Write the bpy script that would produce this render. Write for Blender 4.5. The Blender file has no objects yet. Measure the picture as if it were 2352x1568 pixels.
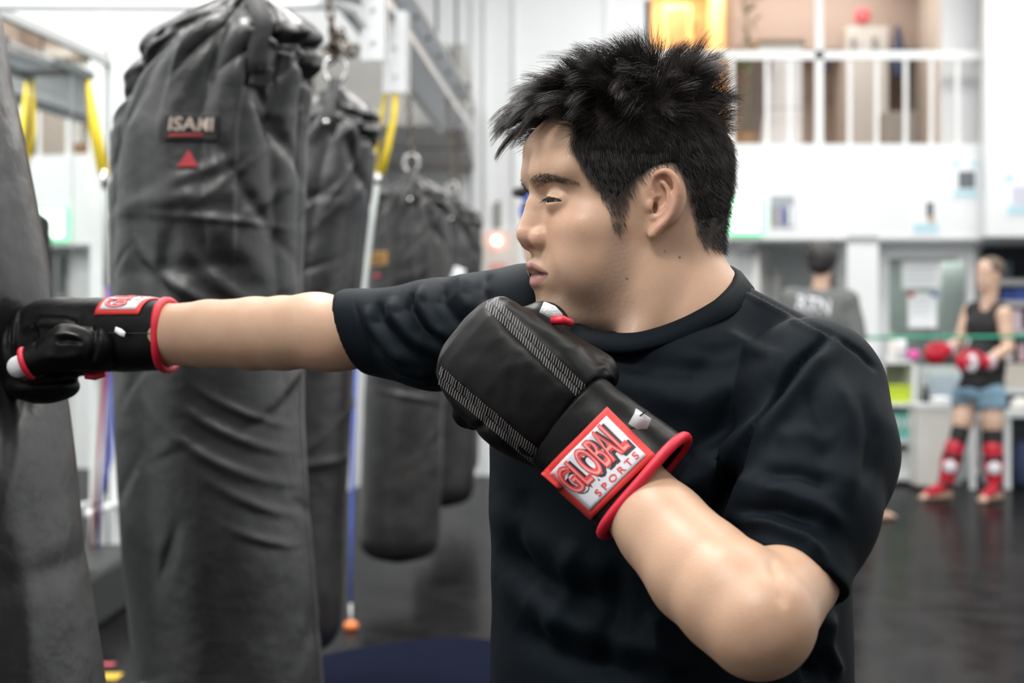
import bpy, bmesh, math, random
import numpy as np
from mathutils import Vector, Matrix
from mathutils.bvhtree import BVHTree

# ------------------------------------------------------------------ camera, world, lights, exposure
scene = bpy.context.scene
COL = scene.collection
CAM_H = 1.15
FPX = 35.0 / 22.3 * 2352
cam_data = bpy.data.cameras.new('camera')
cam_data.lens = 35.0
cam_data.sensor_width = 22.3
cam_data.sensor_fit = 'HORIZONTAL'
cam_data.clip_start = 0.05
cam_data.dof.use_dof = True
cam_data.dof.focus_distance = 1.47
cam_data.dof.aperture_fstop = 3.6
cam = bpy.data.objects.new('camera', cam_data)
cam.location = (0, 0, CAM_H)
cam.rotation_euler = (math.pi / 2, 0, 0)
COL.objects.link(cam)
scene.camera = cam
scene.view_settings.view_transform = 'Standard'
scene.view_settings.look = 'None'
scene.view_settings.exposure = 0.15
scene.view_settings.gamma = 1.0
scene.view_settings.use_curve_mapping = False

world = bpy.data.worlds.new('world')
scene.world = world
world.use_nodes = True
bg = world.node_tree.nodes['Background']
bg.inputs['Color'].default_value = (0.93, 0.97, 1.0, 1)
bg.inputs['Strength'].default_value = 0.34


def area_light(name, loc, sx, sy, power, color=(1, 0.98, 0.95), rot=(0, 0, 0)):
    d = bpy.data.lights.new(name, 'AREA')
    d.shape = 'RECTANGLE'
    d.size, d.size_y, d.energy, d.color = sx, sy, power, color
    o = bpy.data.objects.new(name, d)
    o.location = loc
    o.rotation_euler = rot
    COL.objects.link(o)
    return o


CEIL = 4.9
LIGHT_SPOTS = [(-1.3, -0.7, 172), (0.9, -2.2, 30), (3.2, 0.2, 52), (1.4, 2.9, 66), (-1.7, 2.3, 180), (4.2, 2.9, 70), (-1.0, 4.2, 180), (-0.9, 7.0, 80), (2.0, 5.6, 76), (4.9, 5.6, 76),
               (0.6, 9.0, 70), (3.6, 9.0, 66), (1.2, 11.9, 70), (4.2, 11.9, 64)]
for lx, ly, lp in LIGHT_SPOTS:
    area_light('ceiling_lamp_light', (lx, ly, CEIL - 0.13), 1.9, 0.9, lp)
area_light('office_fill_light', (3.7, 14.6, 1.955), 0.9, 0.4, 4.5)  # added fill light, brightens the office; no lamp is visible there
area_light('recess_fill_light', (1.72, 14.6, 1.955), 0.3, 0.5, 9)  # added out of view behind the pier to brighten the recess
area_light('upstairs_room_light', (2.6, 15.6, 4.85), 2.4, 1.2, 62, (1, 0.93, 0.86))
area_light('alcove_lamp_light', (1.52, 16.1, 4.84), 0.5, 0.4, 42, (1, 0.74, 0.36))

# ------------------------------------------------------------------ helpers


def at(px, py, Y):
    return Vector(((px - 1176) * Y / FPX, Y, CAM_H + (784 - py) * Y / FPX))


def xat(px, Y):
    return (px - 1176) * Y / FPX


def zat(py, Y):
    return CAM_H + (784 - py) * Y / FPX


def tag(o, label=None, cat=None, group=None, kind=None):
    if label: o['label'] = label
    if cat: o['category'] = cat
    if group: o['group'] = group
    if kind: o['kind'] = kind
    return o


def link(o, parent=None):
    COL.objects.link(o)
    if parent is not None:
        o.parent = parent
        o.matrix_parent_inverse = parent_matrix(parent).inverted()
    return o


def parent_matrix(p):
    m = p.matrix_basis.copy()
    while p.parent is not None:
        m = p.parent.matrix_basis @ p.matrix_parent_inverse @ m
        p = p.parent
    return m


def empty(name, loc, label=None, cat=None, group=None):
    o = bpy.data.objects.new(name, None)
    o.empty_display_size = 0.1
    o.location = loc
    COL.objects.link(o)
    tag(o, label, cat, group)
    return o


def mesh_np(name, V, F, mat, parent=None, smooth=True, color=None):
    """V (n,3) array, F list of faces or (m,k) int array"""
    me = bpy.data.meshes.new(name)
    V = np.asarray(V, dtype=np.float32)
    if isinstance(F, np.ndarray):
        m, k = F.shape
        me.vertices.add(len(V))
        me.vertices.foreach_set('co', V.ravel())
        me.loops.add(m * k)
        me.loops.foreach_set('vertex_index', F.astype(np.int32).ravel())
        me.polygons.add(m)
        me.polygons.foreach_set('loop_start', np.arange(0, m * k, k, dtype=np.int32))
        me.update(calc_edges=True)
    else:
        me.from_pydata([tuple(v) for v in V], [], F)
        me.update()
    me.validate()
    me.polygons.foreach_set('use_smooth', np.full(len(me.polygons), smooth, dtype=bool))
    if color is not None:
        ca = me.attributes.new('Col', 'FLOAT_COLOR', 'POINT')
        c4 = np.ones((len(V), 4), dtype=np.float32)
        c4[:, :3] = color
        ca.data.foreach_set('color', c4.ravel())
    if mat is not None:
        for mm in (mat if isinstance(mat, (list, tuple)) else [mat]):
            me.materials.append(mm)
    o = bpy.data.objects.new(name, me)
    link(o, parent)
    return o


class MB:
    """collects simple solids, then links them as ONE mesh object"""

    def __init__(self):
        self.bm = bmesh.new()

    def box(self, x0, x1, y0, y1, z0, z1, M=None):
        vs = [self.bm.verts.new(p) for p in ((x0, y0, z0), (x1, y0, z0), (x1, y1, z0), (x0, y1, z0), (x0, y0, z1), (x1, y0, z1), (x1, y1, z1), (x0, y1, z1))]
        for f in ((0, 3, 2, 1), (4, 5, 6, 7), (0, 1, 5, 4), (1, 2, 6, 5), (2, 3, 7, 6), (3, 0, 4, 7)):
            self.bm.faces.new([vs[i] for i in f])
        if M is not None:
            for v in vs: v.co = M @ v.co
        return self

    def tube(self, pts, r, n=10, closed=False, flat=1.0, cap=True):
        pts = [Vector(p) for p in pts]
        N = len(pts)
        rs = r if isinstance(r, (list, tuple)) else [r] * N
        rings = []
        up = None
        for i, p in enumerate(pts):
            if closed:
                t = (pts[(i + 1) % N] - pts[i - 1]).normalized()
            else:
                t = (pts[min(i + 1, N - 1)] - pts[max(i - 1, 0)]).normalized()
            if up is None:
                up = Vector((0, 0, 1)) if abs(t.z) < 0.9 else Vector((1, 0, 0))
            a = t.cross(up).normalized()
            b = a.cross(t).normalized()
            up = b
            rings.append([self.bm.verts.new(p + (a * math.cos(2 * math.pi * k / n) + b * math.sin(2 * math.pi * k / n) * flat) * rs[i]) for k in range(n)])
        M = N if closed else N - 1
        for i in range(M):
            A, B = rings[i], rings[(i + 1) % N]
            for k in range(n):
                self.bm.faces.new((A[k], A[(k + 1) % n], B[(k + 1) % n], B[k]))
        if not closed and cap:
            self.bm.faces.new(rings[0][::-1])
            self.bm.faces.new(rings[-1])
        return self

    def strip(self, pts, wdir, w, t=0.002):
        """flat band through pts, width along wdir"""
        pts = [Vector(p) for p in pts]
        N = len(pts)
        ws = w if isinstance(w, (list, tuple)) else [w] * N
        rows = []
        for i, p in enumerate(pts):
            tg = (pts[min(i + 1, N - 1)] - pts[max(i - 1, 0)]).normalized()
            wd = Vector(wdir[i] if isinstance(wdir, list) else wdir).normalized()
            nn = tg.cross(wd).normalized()
            rows.append([self.bm.verts.new(p + wd * (ws[i] / 2 * a) + nn * (t / 2 * b)) for a, b in ((-1, -1), (1, -1), (1, 1), (-1, 1))])
        for A, B in zip(rows[:-1], rows[1:]):
            for k in range(4):
                self.bm.faces.new((A[k], A[(k + 1) % 4], B[(k + 1) % 4], B[k]))
        self.bm.faces.new(rows[0][::-1])
        self.bm.faces.new(rows[-1])
        return self

    def lathe(self, prof, c=(0, 0, 0), n=24, M=None):
        rings = []
        for r, z in prof:
            ring = [Vector((c[0] + r * math.cos(2 * math.pi * k / n), c[1] + r * math.sin(2 * math.pi * k / n), c[2] + z)) for k in range(n)]
            if M is not None: ring = [M @ v for v in ring]
            rings.append([self.bm.verts.new(v) for v in ring])
        for A, B in zip(rings[:-1], rings[1:]):
            for k in range(n):
                self.bm.faces.new((A[k], A[(k + 1) % n], B[(k + 1) % n], B[k]))
        self.bm.faces.new(rings[0][::-1])
        self.bm.faces.new(rings[-1])
        return self

    def build(self, name, mat, parent=None, smooth=False, bevel=0.0):
        bmesh.ops.recalc_face_normals(self.bm, faces=self.bm.faces)
        me = bpy.data.meshes.new(name)
        self.bm.to_mesh(me)
        self.bm.free()
        for p in me.polygons: p.use_smooth = smooth
        me.materials.append(mat)
        o = bpy.data.objects.new(name, me)
        link(o, parent)
        if bevel > 0:
            b = o.modifiers.new('bevel', 'BEVEL')
            b.width = bevel
            b.segments = 2
            b.limit_method = 'ANGLE'
        return o


def box(name, mat, x0, x1, y0, y1, z0, z1, parent=None, bevel=0.0):
    return MB().box(x0, x1, y0, y1, z0, z1).build(name, mat, parent, False, bevel)


def pbox(name, mat, px0, px1, py0, py1, Y, depth, parent=None, bevel=0.0):
    """box whose front face covers a stretch of the far wall, at its real distance Y"""
    return box(name, mat, xat(px0, Y), xat(px1, Y), Y, Y + depth, zat(py1, Y), zat(py0, Y), parent, bevel)


def text_mesh(body, size=1.0, offset=0.0, shear=0.0, extrude=0.0, xscale=1.0):
    """returns (V, faces) of a word centred on the origin, unit em height = size"""
    cu = bpy.data.curves.new('letters', 'FONT')
    cu.body = body
    cu.size = size
    cu.offset = offset
    cu.shear = shear
    cu.extrude = extrude
    cu.resolution_u = 4
    cu.align_x = 'CENTER'
    cu.align_y = 'CENTER'
    o = bpy.data.objects.new('letters', cu)
    COL.objects.link(o)
    dg = bpy.context.evaluated_depsgraph_get()
    me = bpy.data.meshes.new_from_object(o.evaluated_get(dg))
    bm = bmesh.new()
    bm.from_mesh(me)
    bmesh.ops.triangulate(bm, faces=bm.faces)
    bm.verts.index_update()
    V = np.array([(v.co.x * xscale, v.co.y, v.co.z) for v in bm.verts])
    F = np.array([[v.index for v in f.verts] for f in bm.faces], dtype=np.int32)
    bm.free()
    bpy.data.objects.remove(o)
    bpy.data.curves.remove(cu)
    bpy.data.meshes.remove(me)
    if len(V):
        V[:, :2] -= (V[:, :2].max(0) + V[:, :2].min(0)) / 2
    return V, F


# ------------------------------------------------------------------ materials


def mat(name, color, rough=0.5, metal=0.0, spec=0.5, noise=None, bump=None, emit=None, vcol=False, sheen=0.0, sss=0.0, coat=0.0, rvar=None):
    """noise=(scale, second colour, lo, hi)  bump=(scale, strength, distance)"""
    m = bpy.data.materials.new(name)
    m.use_nodes = True
    nt = m.node_tree
    b = nt.nodes['Principled BSDF']
    L = nt.links.new
    b.inputs['Base Color'].default_value = (*color, 1)
    b.inputs['Roughness'].default_value = rough
    b.inputs['Metallic'].default_value = metal
    b.inputs['Specular IOR Level'].default_value = spec
    if sheen:
        b.inputs['Sheen Weight'].default_value = sheen
        b.inputs['Sheen Roughness'].default_value = 0.5
    if coat:
        b.inputs['Coat Weight'].default_value = coat
        b.inputs['Coat Roughness'].default_value = 0.15
    if sss:
        b.inputs['Subsurface Weight'].default_value = sss
        b.inputs['Subsurface Radius'].default_value = (1.0, 0.4, 0.25)
        b.inputs['Subsurface Scale'].default_value = 0.006
    tc = nt.nodes.new('ShaderNodeTexCoord')
    src = None
    if vcol:
        a = nt.nodes.new('ShaderNodeAttribute')
        a.attribute_name = 'Col'
        src = a.outputs['Color']
    if noise:
        n = nt.nodes.new('ShaderNodeTexNoise')
        n.inputs['Scale'].default_value = noise[0]
        n.inputs['Detail'].default_value = 6
        L(tc.outputs['Object'], n.inputs['Vector'])
        r = nt.nodes.new('ShaderNodeMapRange')
        r.inputs['From Min'].default_value = noise[2]
        r.inputs['From Max'].default_value = noise[3]
        L(n.outputs['Fac'], r.inputs['Value'])
        mx = nt.nodes.new('ShaderNodeMix')
        mx.data_type = 'RGBA'
        mx.blend_type = 'MULTIPLY' if vcol else 'MIX'
        L(r.outputs['Result'], mx.inputs['Factor'])
        if src is not None: L(src, mx.inputs['A'])
        else: mx.inputs['A'].default_value = (*color, 1)
        mx.inputs['B'].default_value = (*noise[1], 1)
        src = mx.outputs['Result']
    if src is not None:
        L(src, b.inputs['Base Color'])
    if rvar:
        n = nt.nodes.new('ShaderNodeTexNoise')
        n.inputs['Scale'].default_value = rvar[0]
        n.inputs['Detail'].default_value = 5
        L(tc.outputs['Object'], n.inputs['Vector'])
        r = nt.nodes.new('ShaderNodeMapRange')
        r.inputs['To Min'].default_value = rvar[1]
        r.inputs['To Max'].default_value = rvar[2]
        r.inputs['From Min'].default_value = 0.3
        r.inputs['From Max'].default_value = 0.7
        L(n.outputs['Fac'], r.inputs['Value'])
        L(r.outputs['Result'], b.inputs['Roughness'])
    if bump:
        bl = bump if isinstance(bump, list) else [bump]
        prev = None
        for sc, st, ds in bl:
            n = nt.nodes.new('ShaderNodeTexNoise')
            n.inputs['Scale'].default_value = sc
            n.inputs['Detail'].default_value = 4
            L(tc.outputs['Object'], n.inputs['Vector'])
            bp = nt.nodes.new('ShaderNodeBump')
            bp.inputs['Strength'].default_value = st
            bp.inputs['Distance'].default_value = ds
            L(n.outputs['Fac'], bp.inputs['Height'])
            if prev is not None: L(prev, bp.inputs['Normal'])
            prev = bp.outputs['Normal']
        L(prev, b.inputs['Normal'])
    if emit:
        b.inputs['Emission Color'].default_value = (*emit[0], 1)
        b.inputs['Emission Strength'].default_value = emit[1]
    return m


WHITE = mat('white_paint', (0.78, 0.80, 0.815), 0.55, noise=(1.3, (0.75, 0.77, 0.785), 0.4, 0.7))
WHITE2 = mat('white_laminate', (0.78, 0.8, 0.81), 0.35)
OFFWHITE = mat('ivory_plastic', (0.78, 0.77, 0.72), 0.4)
GREYP = mat('grey_panel', (0.30, 0.295, 0.28), 0.5, noise=(3, (0.27, 0.265, 0.25), 0.4, 0.6))
GREYLINE = mat('grey_trim', (0.42, 0.44, 0.44), 0.5)
STEEL = mat('galvanised_steel', (0.62, 0.64, 0.66), 0.35, 0.6, noise=(40, (0.5, 0.52, 0.54), 0.4, 0.6))
DARKM = mat('dark_metal', (0.035, 0.035, 0.03), 0.4, 0.5)
CHAINM = mat('chain_steel', (0.16, 0.145, 0.125), 0.38, 0.9, noise=(30, (0.1, 0.07, 0.05), 0.45, 0.6))
CHROME = mat('chrome', (0.75, 0.74, 0.72), 0.15, 1.0)
BLACKP = mat('black_plastic', (0.02, 0.02, 0.02), 0.45)
VINYL = mat('black_vinyl', (0.0075, 0.0078, 0.0087), 0.36, spec=0.85, bump=[(9, 0.35, 0.02), (420, 0.2, 0.0005)], rvar=(6, 0.31, 0.42))
VINYL2 = mat('worn_black_vinyl', (0.0105, 0.0105, 0.0115), 0.36, spec=0.7, noise=(5, (0.032, 0.03, 0.029), 0.5, 0.75), bump=[(9, 0.3, 0.02), (300, 0.25, 0.0006)])
WEB = mat('black_webbing', (0.03, 0.03, 0.031), 0.7, bump=(600, 0.4, 0.0008))
YELLOW = mat('yellow_webbing', (0.80, 0.60, 0.03), 0.6, bump=(500, 0.4, 0.0008))
BLUE = mat('blue_rubber', (0.03, 0.09, 0.42), 0.5)
RED = mat('red_vinyl', (0.55, 0.015, 0.03), 0.38)
ORANGE = mat('orange_plastic', (0.75, 0.2, 0.05), 0.45)
PAPER = mat('paper', (0.86, 0.88, 0.9), 0.7)
WOOD = mat('plywood', (0.66, 0.46, 0.28), 0.5, noise=(6, (0.6, 0.4, 0.23), 0.4, 0.6))
BEIGE = mat('beige_wallpaper', (0.50, 0.43, 0.39), 0.8, noise=(2, (0.47, 0.40, 0.36), 0.4, 0.6))
SOFFIT = mat('brown_soffit', (0.33, 0.26, 0.225), 0.8)
# ------------------------------------------------------------------ implicit solids -> one continuous surface


def smin(a, b, k):
    if k <= 0: return np.minimum(a, b)
    h = np.clip(0.5 + 0.5 * (b - a) / k, 0, 1)
    return b + (a - b) * h - k * h * (1 - h)


def smoothstep(x, a, b):
    t = np.clip((x - a) / (b - a), 0, 1)
    return t * t * (3 - 2 * t)


class Field:
    def __init__(self, lo, hi, h):
        self.lo = np.array(lo, float)
        self.h = h
        self.n = np.ceil((np.array(hi, float) - self.lo) / h).astype(int) + 1
        self.ax = [(self.lo[i] + h * np.arange(self.n[i])).astype(np.float32) for i in range(3)]
        self.F = np.full(self.n, 0.06, dtype=np.float32)

    def sub(self, lo, hi, pad):
        s = []
        for i in range(3):
            a = int(np.floor((lo[i] - pad - self.lo[i]) / self.h))
            b = int(np.ceil((hi[i] + pad - self.lo[i]) / self.h)) + 1
            a, b = max(a, 0), min(b, self.n[i])
            if b <= a: return None, None
            s.append(slice(a, b))
        s = tuple(s)
        return s, (self.ax[0][s[0]][:, None, None], self.ax[1][s[1]][None, :, None], self.ax[2][s[2]][None, None, :])

    def op(self, prim, k=0.01, mode='add'):
        lo, hi, fn = prim
        s, P = self.sub(lo, hi, k + 3 * self.h + (0.012 if mode == 'add' else 0))
        if s is None: return self
        d = fn(*P).astype(np.float32)
        if mode == 'add': self.F[s] = smin(self.F[s], d, k)
        elif mode == 'cut': self.F[s] = -smin(-self.F[s], d, k)
        return self

    def add(self, prim, k=0.01): return self.op(prim, k)

    def cut(self, prim, k=0.005): return self.op(prim, k, 'cut')

    def mesh(self):
        F = self.F.copy()
        for ax in range(3):
            sl = [slice(None)] * 3
            for e in (0, -1):
                sl[ax] = e
                F[tuple(sl)] = np.maximum(F[tuple(sl)], 1e-4)
        ins = F < 0
        c = np.zeros(np.array(F.shape) - 1, dtype=np.int8)
        for dx in (0, 1):
            for dy in (0, 1):
                for dz in (0, 1):
                    c += ins[dx:F.shape[0] - 1 + dx, dy:F.shape[1] - 1 + dy, dz:F.shape[2] - 1 + dz]
        mask = (c > 0) & (c < 8)
        cells = np.argwhere(mask)
        idm = np.full(c.shape, -1, dtype=np.int32)
        idm[mask] = np.arange(len(cells))
        corners = [(x, y, z) for x in (0, 1) for y in (0, 1) for z in (0, 1)]
        val = {q: F[cells[:, 0] + q[0], cells[:, 1] + q[1], cells[:, 2] + q[2]] for q in corners}
        acc = np.zeros((len(cells), 3))
        cnt = np.zeros(len(cells))
        for q in corners:
            for axis in range(3):
                if q[axis]: continue
                r = list(q)
                r[axis] = 1
                r = tuple(r)
                a, b = val[q], val[r]
                cr = (a < 0) != (b < 0)
                t = np.where(cr, a / np.where(cr, a - b, 1), 0)
                for i in range(3):
                    acc[:, i] += np.where(cr, q[i] + (t if i == axis else 0), 0)
                cnt += cr
        V = self.lo + self.h * (cells + acc / cnt[:, None])
        quads = []
        for axis in range(3):
            o1, o2 = (axis + 1) % 3, (axis + 2) % 3
            a = [slice(None)] * 3
            b = [slice(None)] * 3
            a[axis] = slice(0, -1)
            b[axis] = slice(1, None)
            A, B = ins[tuple(a)], ins[tuple(b)]
            e = np.argwhere(A != B)
            e = e[(e[:, o1] > 0) & (e[:, o2] > 0) & (e[:, o1] < F.shape[o1] - 1) & (e[:, o2] < F.shape[o2] - 1)]
            fl = A[e[:, 0], e[:, 1], e[:, 2]]
            ids = []
            for d1, d2 in ((-1, -1), (0, -1), (0, 0), (-1, 0)):
                g = e.copy()
                g[:, o1] += d1
                g[:, o2] += d2
                ids.append(idm[g[:, 0], g[:, 1], g[:, 2]])
            q = np.stack(ids, 1)
            q[~fl] = q[~fl][:, ::-1]
            quads.append(q)
        Q = np.concatenate(quads)
        Q = Q[(Q >= 0).all(1)]
        return V, Q


def ell(c, r, R=None):
    """ellipsoid; R columns = its axes"""
    c = [float(x) for x in c]
    m = max(r)

    def fn(X, Y, Z):
        x, y, z = X - c[0], Y - c[1], Z - c[2]
        if R is not None:
            x, y, z = (R[0][0] * x + R[1][0] * y + R[2][0] * z, R[0][1] * x + R[1][1] * y + R[2][1] * z, R[0][2] * x + R[1][2] * y + R[2][2] * z)
        k0 = np.sqrt((x / r[0]) ** 2 + (y / r[1]) ** 2 + (z / r[2]) ** 2) + 1e-9
        k1 = np.sqrt((x / r[0] ** 2) ** 2 + (y / r[1] ** 2) ** 2 + (z / r[2] ** 2) ** 2) + 1e-9
        return k0 * (k0 - 1) / k1
    rr = [m] * 3 if R is not None else r
    return [c[i] - rr[i] for i in range(3)], [c[i] + rr[i] for i in range(3)], fn


def cone(a, b, ra, rb, sq=None):
    """tapered capsule; sq=(direction, factor) flattens its section along a direction"""
    a = np.array(a, float)
    b = np.array(b, float)
    ba = b - a
    L2 = float(ba @ ba) + 1e-12
    m = max(ra, rb)
    if sq is not None:
        sd = np.array(sq[0], float)
        sd -= ba * (sd @ ba) / L2
        sd /= np.linalg.norm(sd)

    def fn(X, Y, Z):
        x, y, z = X - a[0], Y - a[1], Z - a[2]
        t = np.clip((x * ba[0] + y * ba[1] + z * ba[2]) / L2, 0, 1)
        dx, dy, dz = x - t * ba[0], y - t * ba[1], z - t * ba[2]
        if sq is not None:
            p = dx * sd[0] + dy * sd[1] + dz * sd[2]
            e = p * (1 / sq[1] - 1)
            dx, dy, dz = dx + e * sd[0], dy + e * sd[1], dz + e * sd[2]
        return np.sqrt(dx * dx + dy * dy + dz * dz) - (ra + t * (rb - ra))
    return np.minimum(a, b) - m, np.maximum(a, b) + m, fn


def chain(f, pts, rs, k, mode='add', sq=None):
    for i in range(len(pts) - 1):
        f.op(cone(pts[i], pts[i + 1], rs[i], rs[i + 1], sq), k, mode)


def catmull(P, n, closed=True):
    P = [Vector(p) for p in P]
    out = []
    N = len(P)
    for i in range(N if closed else N - 1):
        a, b, c, d = (P[(i - 1) % N], P[i], P[(i + 1) % N], P[(i + 2) % N]) if closed else (P[max(i - 1, 0)], P[i], P[i + 1], P[min(i + 2, N - 1)])
        for k in range(n):
            t = k / n
            out.append(0.5 * ((2 * b) + (c - a) * t + (2 * a - 5 * b + 4 * c - d) * t * t + (3 * b - a - 3 * c + d) * t ** 3))
    if not closed: out.append(P[-1])
    return out


def rope(f, pts, rs, k, mode='add'):
    """like chain(), but one even strand without thickened joints"""
    P = np.array(catmull([Vector(p) for p in pts], 5, False)) if len(pts) > 2 else np.array(pts, float)
    R = np.interp(np.linspace(0, len(pts) - 1, len(P)), range(len(pts)), rs)
    cs = [cone(P[i], P[i + 1], R[i], R[i + 1]) for i in range(len(P) - 1)]

    def fn(X, Y, Z):
        d = cs[0][2](X, Y, Z)
        for c in cs[1:]: d = np.minimum(d, c[2](X, Y, Z))
        return d
    f.op(([min(c[0][i] for c in cs) for i in range(3)], [max(c[1][i] for c in cs) for i in range(3)], fn), k, mode)


def halfspace(p, n, lo, hi):
    """solid on the side n points to, limited to a box (for cutting)"""
    p = np.array(p, float)
    n = np.array(n, float)
    n /= np.linalg.norm(n)

    def fn(X, Y, Z):
        return -((X - p[0]) * n[0] + (Y - p[1]) * n[1] + (Z - p[2]) * n[2])
    return lo, hi, fn


def loft(tab, M, scale=0.9):
    """solid along local z; tab rows (t, u-, u+, v-, v+, n); M = 4x4 local frame -> world"""
    T = np.array(tab, float)
    Mi = np.array(M.inverted())
    ext = max(T[:, 1:5].max(), 1e-3)
    p0, p1 = M @ Vector((0, 0, T[0, 0])), M @ Vector((0, 0, T[-1, 0]))
    lo = [min(p0[i], p1[i]) - ext * 1.3 for i in range(3)]
    hi = [max(p0[i], p1[i]) + ext * 1.3 for i in range(3)]

    def fn(X, Y, Z):
        u = Mi[0, 0] * X + Mi[0, 1] * Y + Mi[0, 2] * Z + Mi[0, 3]
        v = Mi[1, 0] * X + Mi[1, 1] * Y + Mi[1, 2] * Z + Mi[1, 3]
        t = Mi[2, 0] * X + Mi[2, 1] * Y + Mi[2, 2] * Z + Mi[2, 3]
        I = [np.interp(t, T[:, 0], T[:, j]) for j in range(1, 6)]
        ru = np.where(u < 0, I[0], I[1])
        rv = np.where(v < 0, I[2], I[3])
        n = I[4]
        g = ((np.abs(u) / ru) ** n + (np.abs(v) / rv) ** n + 1e-12) ** (1 / n)
        rho = np.sqrt(u * u + v * v) + 1e-9
        d = rho * (1 - 1 / np.maximum(g, 1e-3))
        d = np.where(g < 0.3, -np.minimum(ru, rv) * 0.6, d) * scale
        return np.maximum(d, np.maximum(T[0, 0] - t, t - T[-1, 0]))
    return lo, hi, fn


def frame(origin, zdir, xdir):
    z = Vector(zdir).normalized()
    x = Vector(xdir)
    x = (x - z * x.dot(z)).normalized()
    y = z.cross(x)
    return Matrix(((x[0], y[0], z[0], origin[0]), (x[1], y[1], z[1], origin[1]), (x[2], y[2], z[2], origin[2]), (0, 0, 0, 1)))


def vnoise(P, seed=0, octaves=3):
    """cheap smooth pseudo-noise in [-1,1] from sums of sines"""
    rs = np.random.RandomState(seed)
    out = np.zeros(len(P))
    amp, tot = 1.0, 0.0
    f = 1.0
    for o in range(octaves):
        for _ in range(4):
            d = rs.normal(size=3)
            d /= np.linalg.norm(d)
            out += amp * np.sin(f * (P @ d) * 6.283 + rs.uniform(0, 6.283) + 1.3 * np.sin(f * (P @ rs.normal(size=3)) * 2.1))
            tot += amp * 2
        amp *= 0.5
        f *= 2.03
    return out / tot * 2


def normals_of(V, Q):
    n = np.zeros_like(V)
    a = V[Q[:, 2]] - V[Q[:, 0]]
    b = V[Q[:, 3 if Q.shape[1] > 3 else 1]] - V[Q[:, 1 if Q.shape[1] > 3 else 0]]
    fn = np.cross(a, b)
    if Q.shape[1] == 3: fn = -fn
    for j in range(Q.shape[1]):
        np.add.at(n, Q[:, j], fn)
    return n / (np.linalg.norm(n, axis=1, keepdims=True) + 1e-12)


def relax(V, Q, it=1, lam=0.5):
    E = np.concatenate([Q[:, [i, (i + 1) % Q.shape[1]]] for i in range(Q.shape[1])])
    for _ in range(it):
        s = np.zeros_like(V)
        c = np.zeros(len(V))
        np.add.at(s, E[:, 0], V[E[:, 1]])
        np.add.at(s, E[:, 1], V[E[:, 0]])
        np.add.at(c, E[:, 0], 1)
        np.add.at(c, E[:, 1], 1)
        V = V + lam * (s / np.maximum(c, 1)[:, None] - V)
    return V


def project(V):
    V = np.asarray(V)
    return 1176 + V[:, 0] / V[:, 1] * FPX, 784 - (V[:, 2] - CAM_H) / V[:, 1] * FPX


def crease(V, N, lines):
    """raise or press soft folds along lines; (points, width, height in m)"""
    px, py = project(V)
    face = smoothstep(-(N[:, 0] * V[:, 0] + N[:, 1] * V[:, 1]) / np.hypot(V[:, 0], V[:, 1]), -0.15, 0.25)
    D = np.zeros(len(V))
    for pts, w, amp in lines:
        d = np.full(len(V), 1e9)
        tt = np.zeros(len(V))
        n = len(pts) - 1
        for i in range(n):
            a, b = np.array(pts[i], float), np.array(pts[i + 1], float)
            ab = b - a
            t = np.clip(((px - a[0]) * ab[0] + (py - a[1]) * ab[1]) / (ab @ ab), 0, 1)
            e = np.hypot(px - a[0] - t * ab[0], py - a[1] - t * ab[1])
            m = e < d
            d = np.where(m, e, d)
            tt = np.where(m, (i + t) / n, tt)
        D += 1.7 * amp * np.exp(-(d / w) ** 2) * np.minimum(1, 4.5 * np.minimum(tt, 1 - tt) + 0.12)
    return V + N * (D * face)[:, None]
# ------------------------------------------------------------------ the hall
def structure(o):
    o['kind'] = 'structure'
    return o


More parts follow.
